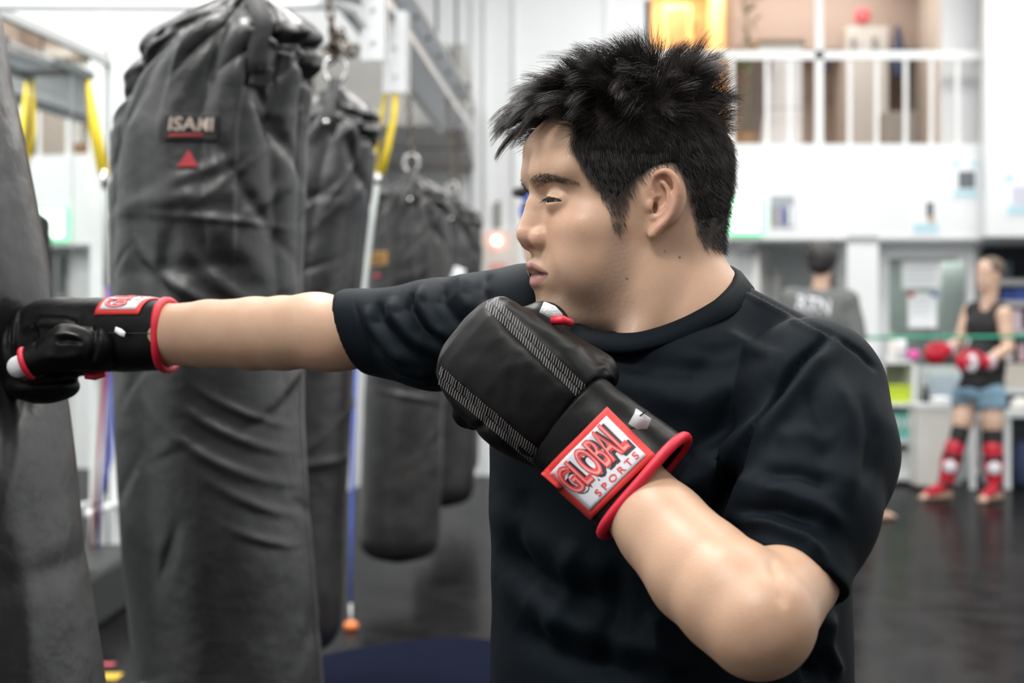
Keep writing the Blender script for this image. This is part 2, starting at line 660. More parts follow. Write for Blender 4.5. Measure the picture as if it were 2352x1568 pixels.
def floor_material():
    m = bpy.data.materials.new('black_rubber_floor')
    m.use_nodes = True
    nt = m.node_tree
    L = nt.links.new
    b = nt.nodes['Principled BSDF']
    tc = nt.nodes.new('ShaderNodeTexCoord')
    n = nt.nodes.new('ShaderNodeTexNoise')
    n.inputs['Scale'].default_value = 2.2
    n.inputs['Detail'].default_value = 8
    n.inputs['Roughness'].default_value = 0.7
    L(tc.outputs['Object'], n.inputs['Vector'])
    cr = nt.nodes.new('ShaderNodeValToRGB')
    cr.color_ramp.elements[0].position = 0.35
    cr.color_ramp.elements[0].color = (0.005, 0.005, 0.0055, 1)
    cr.color_ramp.elements[1].position = 0.75
    cr.color_ramp.elements[1].color = (0.013, 0.0128, 0.0135, 1)
    L(n.outputs['Fac'], cr.inputs['Fac'])
    L(cr.outputs['Color'], b.inputs['Base Color'])
    # dull rubber: weak glossy layer that grows only at very low angles
    n2 = nt.nodes.new('ShaderNodeTexNoise')
    n2.inputs['Scale'].default_value = 5
    n2.inputs['Detail'].default_value = 6
    L(tc.outputs['Object'], n2.inputs['Vector'])
    r = nt.nodes.new('ShaderNodeMapRange')
    r.inputs['From Min'].default_value = 0.3
    r.inputs['From Max'].default_value = 0.7
    r.inputs['To Min'].default_value = 0.13
    r.inputs['To Max'].default_value = 0.25
    L(n2.outputs['Fac'], r.inputs['Value'])
    b.inputs['Specular IOR Level'].default_value = 0.0
    b.inputs['Roughness'].default_value = 0.9
    dif = nt.nodes.new('ShaderNodeBsdfDiffuse')
    L(cr.outputs['Color'], dif.inputs['Color'])
    gl = nt.nodes.new('ShaderNodeBsdfGlossy')
    L(r.outputs['Result'], gl.inputs['Roughness'])
    lw = nt.nodes.new('ShaderNodeLayerWeight')
    lw.inputs['Blend'].default_value = 0.5
    pw = nt.nodes.new('ShaderNodeMath')
    pw.operation = 'POWER'
    pw.inputs[1].default_value = 5.5
    L(lw.outputs['Facing'], pw.inputs[0])
    ml = nt.nodes.new('ShaderNodeMath')
    ml.operation = 'MULTIPLY_ADD'
    ml.inputs[1].default_value = 0.32
    ml.inputs[2].default_value = 0.012
    L(pw.outputs['Value'], ml.inputs[0])
    bp = nt.nodes.new('ShaderNodeBump')
    bp.inputs['Strength'].default_value = 0.06
    bp.inputs['Distance'].default_value = 0.002
    L(n.outputs['Fac'], bp.inputs['Height'])
    L(bp.outputs['Normal'], gl.inputs['Normal'])
    mx = nt.nodes.new('ShaderNodeMixShader')
    L(ml.outputs['Value'], mx.inputs['Fac'])
    L(dif.outputs['BSDF'], mx.inputs[1])
    L(gl.outputs['BSDF'], mx.inputs[2])
    L(mx.outputs['Shader'], nt.nodes['Material Output'].inputs['Surface'])
    nt.nodes.remove(b)
    return m


FLOORM = floor_material()
structure(box('floor', FLOORM, -4.2, 6.7, -4.2, 17.6, -0.1, 0.0))
structure(box('ceiling', WHITE, -4.2, 6.7, -4.2, 17.6, CEIL, CEIL + 0.1))
structure(box('wall_right', WHITE, 6.5, 6.7, -4.2, 13.8, 0, CEIL))
for lx, ly, lp in LIGHT_SPOTS:
    t = empty('ceiling_light', (lx, ly, CEIL), 'white rectangular fluorescent light fixed under the hall ceiling', 'ceiling light', 'fluorescent ceiling lights')
    MB().box(lx - 1.0, lx + 1.0, ly - 0.5, ly + 0.5, CEIL - 0.1, CEIL).build('housing', WHITE2, t)

# left wall, running a little inwards with depth, and its tall mirrors
WA, WT = -2.93, 0.134
WDIR = Vector((WT, 1, 0)).normalized()
WNRM = Vector((1, -WT, 0)).normalized()      # into the room


def wl(Y, off=0.0, z=0.0):
    p = Vector((WA + WT * Y, Y, z)) + WNRM * off
    return p


def wallbox(name, m, Y0, Y1, o0, o1, z0, z1, parent=None):
    M = Matrix(((WNRM.x, WDIR.x, 0, WA), (WNRM.y, WDIR.y, 0, 0), (0, 0, 1, 0), (0, 0, 0, 1)))
    k = math.sqrt(1 + WT * WT)
    return MB().box(o0, o1, Y0 * k, Y1 * k, z0, z1, M).build(name, m, parent)


structure(wallbox('wall_left', WHITE, -4.2, 13.8, -0.15, 0.0, 0, CEIL))
MIRROR = mat('mirror_glass', (0.9, 0.93, 0.915), 0.0, 1.0)
mp = [2.4, 3.6, 4.8, 6.0, 7.16, 7.72]
for i in range(len(mp) - 1):
    last = i == len(mp) - 2
    r = empty('wall_mirror', wl((mp[i] + mp[i + 1]) / 2, 0.0, 0.06),
              ['tall frameless wall mirror panel on the left wall, beyond the punched bag', 'narrow end panel of the wall mirror beside the white upright'][last], 'mirror', None if last else 'wide wall mirror panels')
    wallbox('mirror_pane', MIRROR, mp[i] + 0.006, mp[i + 1] - 0.006, 0.001, 0.012, 0.1, 2.45, r)
    wallbox('top_trim', GREYLINE, mp[i], mp[i + 1], 0.0, 0.03, 2.45, 2.49, r)
    wallbox('bottom_trim', GREYLINE, mp[i], mp[i + 1], 0.0, 0.03, 0.06, 0.1, r)

# far wall: white lining on the left, openings and upper floor on the right
FW = 13.8
SLABY_ = 13.5
structure(box('wall_back', WHITE, -1.3, xat(1495, FW), FW, FW + 0.15, 0, CEIL))
for i, (a, b) in enumerate([(1085, 1098), (1112, 1124), (1180, 1190), (1392, 1404)]):
    structure(box('trim_%d' % (i + 1), WHITE2, xat(a, FW), xat(b, FW), FW - 0.04, FW, 0, CEIL))
structure(pbox('wall_pier', WHITE, 1495, 1692, 545, 1130, FW, 0.3))
structure(box('wall_column', WHITE, xat(1946, 13.5), xat(2018, 13.5), 13.5, 14.0, 0, 2.03))
# stair recess behind the shirt-printed man
structure(box('wall_recess', WHITE, xat(1690, FW), xat(1946, FW) + 0.2, 15.4, 15.5, 0, 2.84))
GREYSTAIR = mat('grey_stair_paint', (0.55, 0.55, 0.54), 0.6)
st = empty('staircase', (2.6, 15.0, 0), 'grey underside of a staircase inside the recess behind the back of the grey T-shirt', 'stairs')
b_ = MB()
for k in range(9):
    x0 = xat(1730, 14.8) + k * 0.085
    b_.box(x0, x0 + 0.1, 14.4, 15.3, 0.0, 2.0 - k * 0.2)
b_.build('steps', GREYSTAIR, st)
tag(pbox('white_locker', WHITE2, 1692, 1722, 572, 1110, 13.9, 0.5), 'white locker edge in the recess, just right of the boxer\'s neck', 'locker')
dk = empty('doorway_curtain', (xat(1925, 14.2), 14.2, 0), 'dark grey curtain hanging at the right side of the recess', 'curtain')
b_ = MB()
pts = [(xat(1908, 14.2) + 0.012 * k, 14.2 + 0.03 * math.sin(k * 1.9)) for k in range(12)]
for (xa, ya), (xb, yb) in zip(pts[:-1], pts[1:]):
    vs = [b_.bm.verts.new(v) for v in ((xa, ya, 0.05), (xb, yb, 0.05), (xb, yb, 2.0), (xa, ya, 2.0))]
    b_.bm.faces.new(vs)
cu_ = b_.build('cloth', mat('curtain_cloth', (0.27, 0.28, 0.28), 0.8), dk)
sm_ = cu_.modifiers.new('s', 'SOLIDIFY')
sm_.thickness = 0.006
MB().tube([(xat(1900, 14.2), 14.2, 2.0), (xat(1950, 14.2), 14.2, 2.0)], 0.008).build('rail', STEEL, dk)

# glazed white door with notices
GLASS = bpy.data.materials.new('window_glass')
GLASS.use_nodes = True
g_ = GLASS.node_tree.nodes['Principled BSDF']
g_.inputs['Base Color'].default_value = (0.92, 0.98, 0.96, 1)
g_.inputs['Roughness'].default_value = 0.03
g_.inputs['Transmission Weight'].default_value = 1.0
g_.inputs['IOR'].default_value = 1.2
dr = structure(empty('door_1', (xat(2130, FW), FW, 0)))
b_ = MB()
for a, b, c, d in ((2018, 2042, 552, 1108), (2222, 2238, 552, 1108), (2042, 2222, 552, 592), (2042, 2222, 840, 1108)):
    b_.box(xat(a, FW), xat(b, FW), FW, FW + 0.08, zat(d, FW), zat(c, FW))
b_.build('frame', WHITE2, dr, False, 0.006)
pbox('pane', GLASS, 2042, 2222, 592, 840, FW + 0.03, 0.008, dr)
pbox('handle', STEEL, 2044, 2049, 760, 800, FW - 0.05, 0.05, dr)
structure(box('wall_office', mat('office_wall', (0.46, 0.53, 0.50), 0.7), xat(1990, FW), xat(2300, FW), 15.2, 15.3, 0, 2.84))
t = empty('office_fill_panel', (3.7, 14.6, 2.01), 'added light panel hidden in the office, brightening the room behind the glazed door', 'ceiling light')
box('housing', WHITE2, 3.2, 4.2, 14.35, 14.85, 1.965, zat(547, SLABY_), t)  # casing for the added office fill light
t = empty('recess_fill_panel', (1.72, 14.6, 2.01), 'added light panel hidden behind the pier, brightening the staircase recess', 'ceiling light')
box('housing', WHITE2, 1.54, 1.9, 14.3, 14.9, 1.965, zat(547, SLABY_), t)  # casing for the added recess fill light
tag(pbox('office_cabinet', mat('office_cabinet', (0.55, 0.62, 0.6), 0.5), 2165, 2215, 600, 820, 14.6, 0.4), 'pale cabinet standing inside the office, seen through the door glass', 'cabinet')
for (a, b, c, d, lab) in ((2072, 2160, 600, 662, 'blank white notice taped high on the door glass'), (2086, 2152, 672, 752, 'white notice with coloured top corners taped low on the door glass')):
    r = empty('notice', at((a + b) / 2, (c + d) / 2, FW + 0.02), lab, 'notice')
    pbox('sheet', PAPER, a, b, c, d, FW + 0.022, 0.003, r)
    b_ = MB()
    for k in range(4):
        b_.box(xat(a + 10, FW), xat(b - 10 - 7 * (k % 2), FW), FW + 0.02, FW + 0.0215, zat(c + 16 + k * 11, FW), zat(c + 14 + k * 11, FW))
    b_.build('print', mat('notice_print', (0.45, 0.5, 0.58), 0.7), r)
    if c > 650:
        pbox('red_corner', RED, a, a + 14, c, c + 10, FW + 0.0205, 0.001, r)
        pbox('blue_corner', BLUE, b - 14, b, c, c + 9, FW + 0.0205, 0.001, r)

# storage opening on the right with shelves
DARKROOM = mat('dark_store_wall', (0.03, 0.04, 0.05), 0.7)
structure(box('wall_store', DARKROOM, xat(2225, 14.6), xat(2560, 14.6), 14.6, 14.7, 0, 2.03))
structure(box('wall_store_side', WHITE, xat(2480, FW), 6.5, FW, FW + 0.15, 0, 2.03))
sh = empty('storage_shelves', (xat(2350, 14.0), 14.0, 0), 'grey and beige storage shelves in the dark opening behind the sparring man', 'shelves')
SHELFG = mat('shelf_board_grey', (0.5, 0.5, 0.5), 0.5)
SHELFB = mat('shelf_board_beige', (0.68, 0.63, 0.56), 0.5)
for (c, d, m_) in ((641, 655, SHELFG), (690, 704, SHELFG), (755, 768, SHELFG), (835, 890, SHELFB), (890, 905, WHITE2)):
    pbox('shelf_board', m_, 2245, 2470, c, d, 14.0, 0.45, sh)
for a in (2247, 2466):
    pbox('upright', SHELFG, a, a + 6, 580, 1100, 14.0, 0.45, sh)
for k, (a, b, c, d, col, lab) in enumerate([
        (2302, 2330, 664, 690, (0.04, 0.07, 0.3), 'navy blue box on the second storage shelf, nearest the man\'s neck'),
        (2332, 2372, 662, 690, (0.05, 0.1, 0.42), 'brighter blue box on the second storage shelf, at the picture edge'),
        (2326, 2348, 712, 755, (0.75, 0.6, 0.68), 'pale pink box on the third storage shelf'),
        (2312, 2326, 787, 830, (0.8, 0.72, 0.74), 'white carton on the lower storage shelf beside the man\'s arm'),
        (2330, 2338, 790, 830, (0.03, 0.03, 0.04), 'slim black case between cartons on the lower storage shelf'),
        (2340, 2356, 788, 830, (0.72, 0.5, 0.55), 'rosy pink carton on the lower storage shelf'),
        (2300, 2324, 600, 641, (0.05, 0.08, 0.1), 'dark bin on the top storage shelf')]):
    r = empty('storage_box', at((a + b) / 2, d, 13.95), lab, 'box')
    m_ = mat('storage_box_%d' % k, col, 0.6)
    pbox('carton', m_, a, b, c + 5, d, 14.04, 0.25, r)
    pbox('lid', m_, a - 1, b + 1, c, c + 6, 14.03, 0.27, r)

# upper floor: slab front, white wall parts, room behind the railing
SLABY = 13.5
structure(box('wall_slab_front', WHITE, xat(1495, SLABY), xat(2262, SLABY), SLABY, SLABY + 0.12, zat(547, SLABY), zat(330, SLABY)))
structure(box('floor_upper', BEIGE, xat(1495, SLABY), xat(2262, SLABY), SLABY + 0.12, 17.4, 2.60, 2.78))
structure(box('trim_5', GREYLINE, xat(1495, SLABY), xat(2600, SLABY), SLABY - 0.02, SLABY + 0.1, zat(553, SLABY), zat(547, SLABY)))  # grey strip put in as the shadow line under the slab front
structure(box('ceiling_recess', WHITE, xat(1495, SLABY), 6.5, SLABY + 0.1, 15.4, zat(547, SLABY), zat(540, SLABY)))
structure(box('wall_upper_right', WHITE, xat(2165, FW), xat(2258, FW), FW, FW + 0.15, 2.78, CEIL))
structure(box('trim_6', GREYLINE, xat(2256, SLABY), xat(2265, SLABY), SLABY - 0.06, SLABY + 0.1, zat(545, SLABY), CEIL))
structure(box('wall_upper_block', WHITE, xat(2265, 13.3), 6.5, 13.3, 13.45, zat(543, 13.3), CEIL))
structure(box('wall_upper_back', BEIGE, xat(1480, FW), 5.2, 17.2, 17.35, 2.78, CEIL))
structure(box('wall_upper_left', BEIGE, xat(1488, FW) - 0.05, xat(1495, FW), FW + 0.15, 17.2, 2.78, CEIL))
structure(box('wall_upper_side', mat('panelled_side_wall', (0.44, 0.39, 0.35), 0.7), xat(2165, FW) + 0.45, xat(2165, FW) + 0.55, FW + 0.15, 17.2, 2.78, CEIL))
structure(box('trim_7', SOFFIT, xat(1680, 16.4), 5.2, 16.4, 17.2, zat(112, 16.4), CEIL))
# warm lit alcove
structure(box('wall_alcove', WOOD, xat(1496, 16.9), xat(1688, 16.9), 16.9, 17.0, 2.78, CEIL))
structure(box('wall_alcove_side', WOOD, xat(1664, 15.3), xat(1664, 15.3) + 0.06, 15.3, 16.9, 2.78, CEIL))
ad = structure(empty('door_2', (xat(1552, 16.6), 16.6, 2.78)))
pbox('door_leaf', mat('brown_door', (0.22, 0.13, 0.07), 0.5), 1532, 1578, 22, 330, 16.55, 0.05, ad)
pbox('door_frame', mat('pale_door_frame', (0.7, 0.5, 0.28), 0.5), 1524, 1588, 10, 330, 16.6, 0.05, ad)
pbox('door_knob', STEEL, 1536, 1540, 215, 222, 16.5, 0.05, ad)
lamp = empty('alcove_lamp', (1.52, 16.1, CEIL), 'warm orange lamp under the alcove ceiling upstairs, left of the railing', 'lamp')
MB().lathe([(0.16, 0), (0.17, -0.02), (0.05, -0.04)], (1.52, 16.1, CEIL), 20).build('lamp_base', WHITE2, lamp)
# railing
ra = empty('railing', (xat(1880, SLABY), SLABY + 0.06, zat(330, SLABY)), 'white metal railing along the edge of the upper floor', 'railing')
RY = SLABY + 0.03
b_ = MB()
b_.box(xat(1480, RY), xat(2262, RY), RY, RY + 0.04, zat(136, RY), zat(116, RY))
b_.build('handrail', WHITE2, ra)
for a in (1556, 1622, 1682, 1762, 1815, 1952, 2015, 2081, 2140, 2200):
    box('baluster', WHITE2, xat(a - 4.5, RY), xat(a + 4.5, RY), RY + 0.01, RY + 0.03, zat(332, RY), zat(130, RY), ra)
box('post', WHITE2, xat(1873, RY), xat(1891, RY), RY, RY + 0.04, zat(332, RY), CEIL, ra)
structure(pbox('trim_8', WHITE2, 1482, 1496, 0, 330, FW, 0.2))

# things upstairs
t = empty('white_cupboard', (xat(1795, 14.9), 14.9, 2.78), 'white cupboard with a brown top standing behind the upstairs railing', 'cupboard')
cy = 14.9
pbox('body', WHITE2, 1744, 1842, 100, 368, cy, 0.5, t)
pbox('top_board', mat('brown_board', (0.35, 0.27, 0.2), 0.5), 1738, 1850, 90, 100, cy - 0.03, 0.56, t)
pbox('drawer_gap', GREYLINE, 1746, 1840, 246, 250, cy - 0.004, 0.005, t)
tag(pbox('grey_crate', mat('crate_grey', (0.31, 0.28, 0.25), 0.6), 2032, 2110, 255, 372, 14.6, 0.4, None, 0.02), 'grey-brown crate on the upper floor at the right end of the railing', 'crate')
t = empty('wardrobe', (xat(1985, 16.2), 16.2, 2.78), 'pale grey wardrobe with two dark upright handles upstairs', 'wardrobe')
pbox('body', mat('wardrobe_grey', (0.5, 0.49, 0.47), 0.6), 1945, 2040, 60, 372, 16.2, 0.6, t)
for a in (1956, 2004): pbox('handle', mat('handle_grey', (0.2, 0.21, 0.19), 0.5), a, a + 9, 85, 120, 16.16, 0.04, t)
t = empty('wall_clock', (xat(1980, 16.0), 16.0, zat(38, 16.0)), 'round red clock hung above the pale grey wardrobe', 'clock')
Mx = Matrix.Translation(at(1980, 38, 16.2)) @ Matrix.Rotation(math.pi / 2, 4, 'X')
MB().lathe([(0.075, 0.0), (0.078, 0.02), (0.05, 0.04)], (0, 0, 0), 24, Mx).build('case', RED, t)
MB().lathe([(0.04, 0.04), (0.038, 0.043)], (0, 0, 0), 20, Mx).build('dial', mat('dial_pink', (0.5, 0.15, 0.18), 0.5), t)
NAVY = mat('navy_cloth', (0.03, 0.045, 0.11), 0.8, bump=(60, 0.5, 0.01))
for a, c, d, w, lab in ((1896, 115, 165, 14, 'navy bag hanging right of the tall railing post'), (2062, 60, 175, 26, 'dark coat hanging at the right of the wardrobe')):
    f = Field(at(a, d, 15.9) - Vector((0.2, 0.12, 0.05)), at(a, c, 15.9) + Vector((0.2, 0.12, 0.08)), 0.012)
    wd = w * 15.9 / FPX
    chain(f, [at(a, c + 4, 15.9), at(a + 2, (c + d) / 2, 15.9), at(a + 1, d - 8, 15.9)], [wd * 0.22, wd * 0.45, wd * 0.5], 0.03)
    V, Q = f.mesh()
    V = V + normals_of(V, Q) * (0.012 * vnoise(V * 9, 3))[:, None]
    t = empty('hanging_bag' if w < 20 else 'hanging_coat', at(a, d, 15.9), lab, 'bag' if w < 20 else 'coat')
    mesh_np('cloth', V, Q, NAVY, t)
    MB().tube([at(a, c + 6, 15.9), at(a, c - 4, 15.95), at(a, c - 4, 16.35)], 0.008).build('hook', DARKM, t)
# potted plant and leaning board behind the rail
t = empty('leaning_board', (xat(1725, 14.6), 14.6, 2.78), 'dark brown board leaning against the white cupboard upstairs', 'board')
MB().box(-0.1, 0.1, -0.015, 0.015, 0, 1.0, Matrix.Translation((xat(1712, 14.6), 14.6, 2.79)) @ Matrix.Rotation(0.16, 4, 'Y')).build('plank', mat('dark_board', (0.12, 0.09, 0.08), 0.6), t)
t = empty('tall_plant', (xat(1716, 14.2), 14.2, 2.78), 'spindly green house plant in a brown pot beside the white cupboard', 'plant')
pc = Vector((xat(1716, 14.2), 14.2, 2.78))
MB().lathe([(0.07, 0), (0.1, 0.2), (0.11, 0.21), (0.09, 0.2)], pc, 20).build('pot', mat('pot_brown', (0.3, 0.18, 0.1), 0.6), t)
MB().tube([pc + Vector((0, 0, 0.1)), pc + Vector((0.02, 0, 0.8)), pc + Vector((-0.02, 0, 1.45))], [0.012, 0.009, 0.005]).build('stem', mat('stem_green', (0.14, 0.15, 0.07), 0.6), t)
rr = random.Random(4)
b_ = MB()
for k in range(46):
    p = pc + Vector((rr.gauss(0, 0.05), rr.gauss(0, 0.05), rr.uniform(0.75, 1.5)))
    d = Vector((rr.uniform(-1, 1), rr.uniform(-1, 1), rr.uniform(-0.6, 0.6))).normalized()
    b_.strip([p, p + d * 0.05, p + d * 0.1 - Vector((0, 0, 0.02))], d.cross(Vector((0.1, 0.2, 1))), [0.008, 0.035, 0.004], 0.002)
b_.build('foliage', mat('leaf_green', (0.12, 0.17, 0.06), 0.5), t)

# posters, exit light
POSTB = mat('poster_blue', (0.45, 0.66, 0.74), 0.6)
POSTD = mat('poster_dark', (0.13, 0.15, 0.17), 0.6)
POSTG = mat('poster_grey', (0.36, 0.38, 0.42), 0.6)
POSTS = mat('poster_skin', (0.55, 0.42, 0.33), 0.6)
for (a, b, c, d, Y, kind, lab) in ((1764, 1830, 444, 530, SLABY, 0, 'dark grey group photo poster in a white border under the railing'),
                                   (2096, 2158, 452, 552, SLABY, 1, 'white poster with a fighter over a pale blue band, lower of the right-hand pair'),
                                   (2186, 2246, 366, 456, SLABY, 2, 'blue-cornered poster with a dark grey figure, upper right of the slab front'),
                                   (2308, 2376, 398, 496, 13.3, 3, 'pale poster at the right edge, on the forward white wall block')):
    r = empty('poster', at((a + b) / 2, (c + d) / 2, Y), lab, 'poster')
    pbox('sheet', PAPER, a, b, c, min(d, 540), Y - 0.006, 0.006, r)

    def pp(nm, m_, x0, x1, y0, y1, k=0):
        pbox(nm, m_, a + (b - a) * x0, a + (b - a) * x1, c + (d - c) * y0, c + (d - c) * y1, Y - 0.0075 - 0.001 * k, 0.002, r)
    if kind == 0:
        pp('picture', POSTG, 0.08, 0.92, 0.06, 0.94)
        for q in range(5): pp('figure', [POSTD, POSTS, BLUE, POSTD, PAPER][q], 0.14 + 0.15 * q, 0.25 + 0.15 * q, 0.35 + 0.08 * (q % 2), 0.85, 1)
    elif kind == 1:
        pp('figure', POSTD, 0.5, 0.8, 0.12, 0.5)
        pp('arm', POSTS, 0.55, 0.85, 0.45, 0.6, 1)
        pp('foot_band', POSTB, 0.04, 0.96, 0.6, 0.84)
    else:
        pp('corner_left', POSTB, 0.03, 0.3, 0.03, 0.2)
        pp('corner_right', POSTB, 0.75, 0.97, 0.03, 0.2)
        pp('figure', POSTD if kind == 2 else mat('poster_pale', (0.6, 0.6, 0.72), 0.6), 0.25, 0.9, 0.3, 0.74)
        pp('foot_band', POSTB, 0.08, 0.95, 0.76, 0.97)
r = empty('exit_light', at(1716, 500, SLABY), 'glowing green and white emergency exit light box behind the boxer\'s nape', 'light')
pbox('housing', mat('green_lit_rim', (0.1, 0.7, 0.3), 0.4, emit=((0.25, 1.0, 0.45), 1.2)), 1676, 1752, 458, 538, SLABY - 0.05, 0.05, r, 0.01)
pbox('face', mat('exit_face', (0.9, 1, 0.92), 0.4, emit=((0.8, 1.0, 0.86), 3.0)), 1684, 1744, 464, 530, SLABY - 0.055, 0.01, r)

# alarm box with lit red lamp on the far wall
r = empty('alarm_box', at(1148, 580, FW), 'beige wall box with a glowing red lamp on the far white wall', 'alarm')
pbox('box_body', mat('alarm_beige', (0.66, 0.64, 0.6), 0.5), 1104, 1192, 528, 640, FW - 0.1, 0.1, r, 0.01)
pbox('bell_plate', mat('alarm_pink', (0.7, 0.35, 0.3), 0.5), 1124, 1166, 604, 634, FW - 0.105, 0.01, r)
Mx = Matrix.Translation(at(1141, 553, FW - 0.1)) @ Matrix.Rotation(math.pi / 2, 4, 'X')
MB().lathe([(0.052, 0.0), (0.05, 0.02), (0.035, 0.04), (0.01, 0.048)], (0, 0, 0), 20, Mx).build('red_lamp', mat('lamp_red', (0.9, 0.15, 0.1), 0.3, emit=((1.0, 0.16, 0.1), 7.0)), r, True)
MB().lathe([(0.03, 0.03), (0.026, 0.055)], (0, 0, 0), 20, Mx).build('bulb', mat('bulb_hot', (1, 0.8, 0.5), 0.3, emit=((1.0, 0.75, 0.45), 14.0)), r, True)
r = empty('door_handle_bar', at(1143, 490, FW), 'short dark upright bar on the far wall just above the red lamp', 'bar')
pbox('grip', mat('bar_olive', (0.16, 0.16, 0.13), 0.5), 1138, 1149, 462, 522, FW - 0.05, 0.02, r)
for c in (466, 514): pbox('bracket', DARKM, 1140, 1147, c, c + 6, FW - 0.03, 0.03, r)

# ventilation duct under the far end of the left wall
r = empty('ventilation_duct', (-0.9, 11, 2.6), 'big grey box duct high on the far wall behind the hanging bags', 'duct')
box('casing', GREYP, -1.36, -0.32, 11.0, 13.8, 2.62, 3.19, r, 0.01)
box('flange', GREYLINE, -1.38, -0.30, 12.2, 12.26, 2.6, 3.21, r)

# low furniture along the far wall
SY = 12.9
r = empty('open_shelf', (xat(2070, SY), SY, 0), 'low white open shelf left of the white bin by the far wall', 'shelf')
for a in (2020, 2096): pbox('side_panel', WHITE2, a, a + 10, 826, 1110, SY, 0.4, r)
for c in (826, 925, 1010, 1094): pbox('board', WHITE2, 2022, 2104, c, c + 9, SY, 0.4, r)
pbox('back_panel', mat('shelf_back', (0.6, 0.61, 0.58), 0.6), 2030, 2096, 835, 1094, SY + 0.38, 0.01, r)
r = empty('file_box', at(2065, 925, SY), 'lime yellow file box on the upper board of the low shelf', 'box')
LIME = mat('lime_plastic', (0.55, 0.68, 0.04), 0.5)
pbox('tray', LIME, 2034, 2093, 890, 925, SY + 0.05, 0.25, r)
pbox('rim', LIME, 2032, 2095, 884, 891, SY + 0.04, 0.27, r)
TEAL = mat('teal_plastic', (0.2, 0.58, 0.52), 0.5)
for k in range(4):
    a = 2034 + k * 15
    r = empty('ring_binder', at(a, 1010, SY), 'teal binder in the row on the middle board of the low shelf', 'binder', 'teal binders in a row')
    pbox('spine', TEAL, a, a + 13, 948, 1010, SY + 0.06, 0.22, r, 0.004)
    pbox('label_slip', PAPER, a + 3, a + 10, 962, 980, SY + 0.057, 0.004, r)
r = empty('black_pouch', at(2055, 948, SY), 'small black pouch on the row of teal binders', 'pouch')
MB().lathe([(0.01, 0), (0.055, 0.01), (0.05, 0.035), (0.012, 0.05)], at(2056, 948, SY + 0.16), 16).build('cloth', BLACKP, r, True)
r = empty('storage_crate', at(2062, 1094, SY), 'white crate on the bottom board of the low shelf', 'crate')
pbox('tub', WHITE2, 2034, 2093, 1040, 1094, SY + 0.05, 0.28, r, 0.01)
pbox('rim', GREYLINE, 2031, 2096, 1034, 1041, SY + 0.04, 0.3, r)


def blob(name, mat_, c, r, lab, cat, seed=1, amp=0.25, part='cloth'):
    f = Field([c[i] - r[i] * 1.6 for i in range(3)], [c[i] + r[i] * 1.6 for i in range(3)], max(r) / 14)
    f.add(ell(c, r))
    f.cut(halfspace([c[0], c[1], c[2] - r[2] * 0.75], (0, 0, -1), [c[i] - 2 * r[i] for i in range(3)], [c[i] + 2 * r[i] for i in range(3)]), 0.003)
    V, Q = f.mesh()
    V = V + normals_of(V, Q) * (min(r) * amp * vnoise(V / max(r) * 0.6, seed))[:, None]
    V[:, 2] = np.maximum(V[:, 2], c[2] - r[2] * 0.75)
    t_ = empty(name, (c[0], c[1], c[2] - r[2]), lab, cat)
    mesh_np(part, V, Q, mat_, t_)
    return t_


blob('plastic_bag', WHITE2, at(2066, 800, SY + 0.15), (0.062, 0.08, 0.1), 'crumpled white plastic bag on top of the low shelf', 'bag', 2)
blob('pink_pouch', mat('hot_pink', (0.8, 0.1, 0.42), 0.5), at(2098, 815, SY + 0.02), (0.05, 0.05, 0.045), 'hot pink pouch on top of the low shelf beside the red glove', 'pouch', 3, 0.15)
r = empty('spray_bottle', at(2042, 826, SY + 0.1), 'slim pale bottle with a green cap on top of the low shelf', 'bottle')
MB().lathe([(0.03, 0), (0.032, 0.01), (0.032, 0.13), (0.012, 0.16), (0.012, 0.18)], at(2049, 826, SY + 0.08), 16).build('bottle_body', OFFWHITE, r, True)
MB().lathe([(0.016, 0.175), (0.016, 0.21), (0.01, 0.215)], at(2049, 826, SY + 0.08), 16).build('cap', mat('cap_green', (0.25, 0.55, 0.2), 0.5), r, True)

BINY = 12.45
r = empty('waste_bin', (xat(2150, BINY), BINY, 0), 'tall white bin right of the low shelf, behind the red shin guards', 'bin')
pbox('bin_body', OFFWHITE, 2108, 2192, 940, 1117, BINY, 0.3, r, 0.012)
pbox('lid', WHITE2, 2105, 2195, 926, 942, BINY - 0.01, 0.32, r, 0.01)
blob('folded_towel', PAPER, at(2158, 917, BINY + 0.15), (0.09, 0.07, 0.026), 'small white towel folded on the lid of the tall bin', 'towel', 5, 0.15)
r = empty('black_flask', at(2126, 926, BINY + 0.1), 'small black flask on the left of the bin lid', 'flask')
MB().lathe([(0.028, 0.0), (0.028, 0.08), (0.018, 0.1), (0.018, 0.115)], at(2126, 926, BINY + 0.12), 16).build('flask_body', BLACKP, r, True)
MB().lathe([(0.02, 0.112), (0.02, 0.135), (0.012, 0.14)], at(2126, 926, BINY + 0.12), 16).build('cap', DARKM, r, True)
GY = 13.4
r = empty('grey_cabinet', (xat(2165, GY), GY, 0), 'pale grey-green glass-fronted cabinet behind the bin', 'cabinet')
pbox('body', mat('cabinet_greygreen', (0.5, 0.55, 0.54), 0.3), 2112, 2232, 840, 1108, GY, 0.3, r)
pbox('door', mat('cabinet_blue', (0.38, 0.46, 0.52), 0.25), 2136, 2190, 862, 920, GY - 0.012, 0.012, r)
pbox('door', mat('cabinet_blue2', (0.42, 0.5, 0.55), 0.25), 2193, 2230, 862, 920, GY - 0.012, 0.012, r)

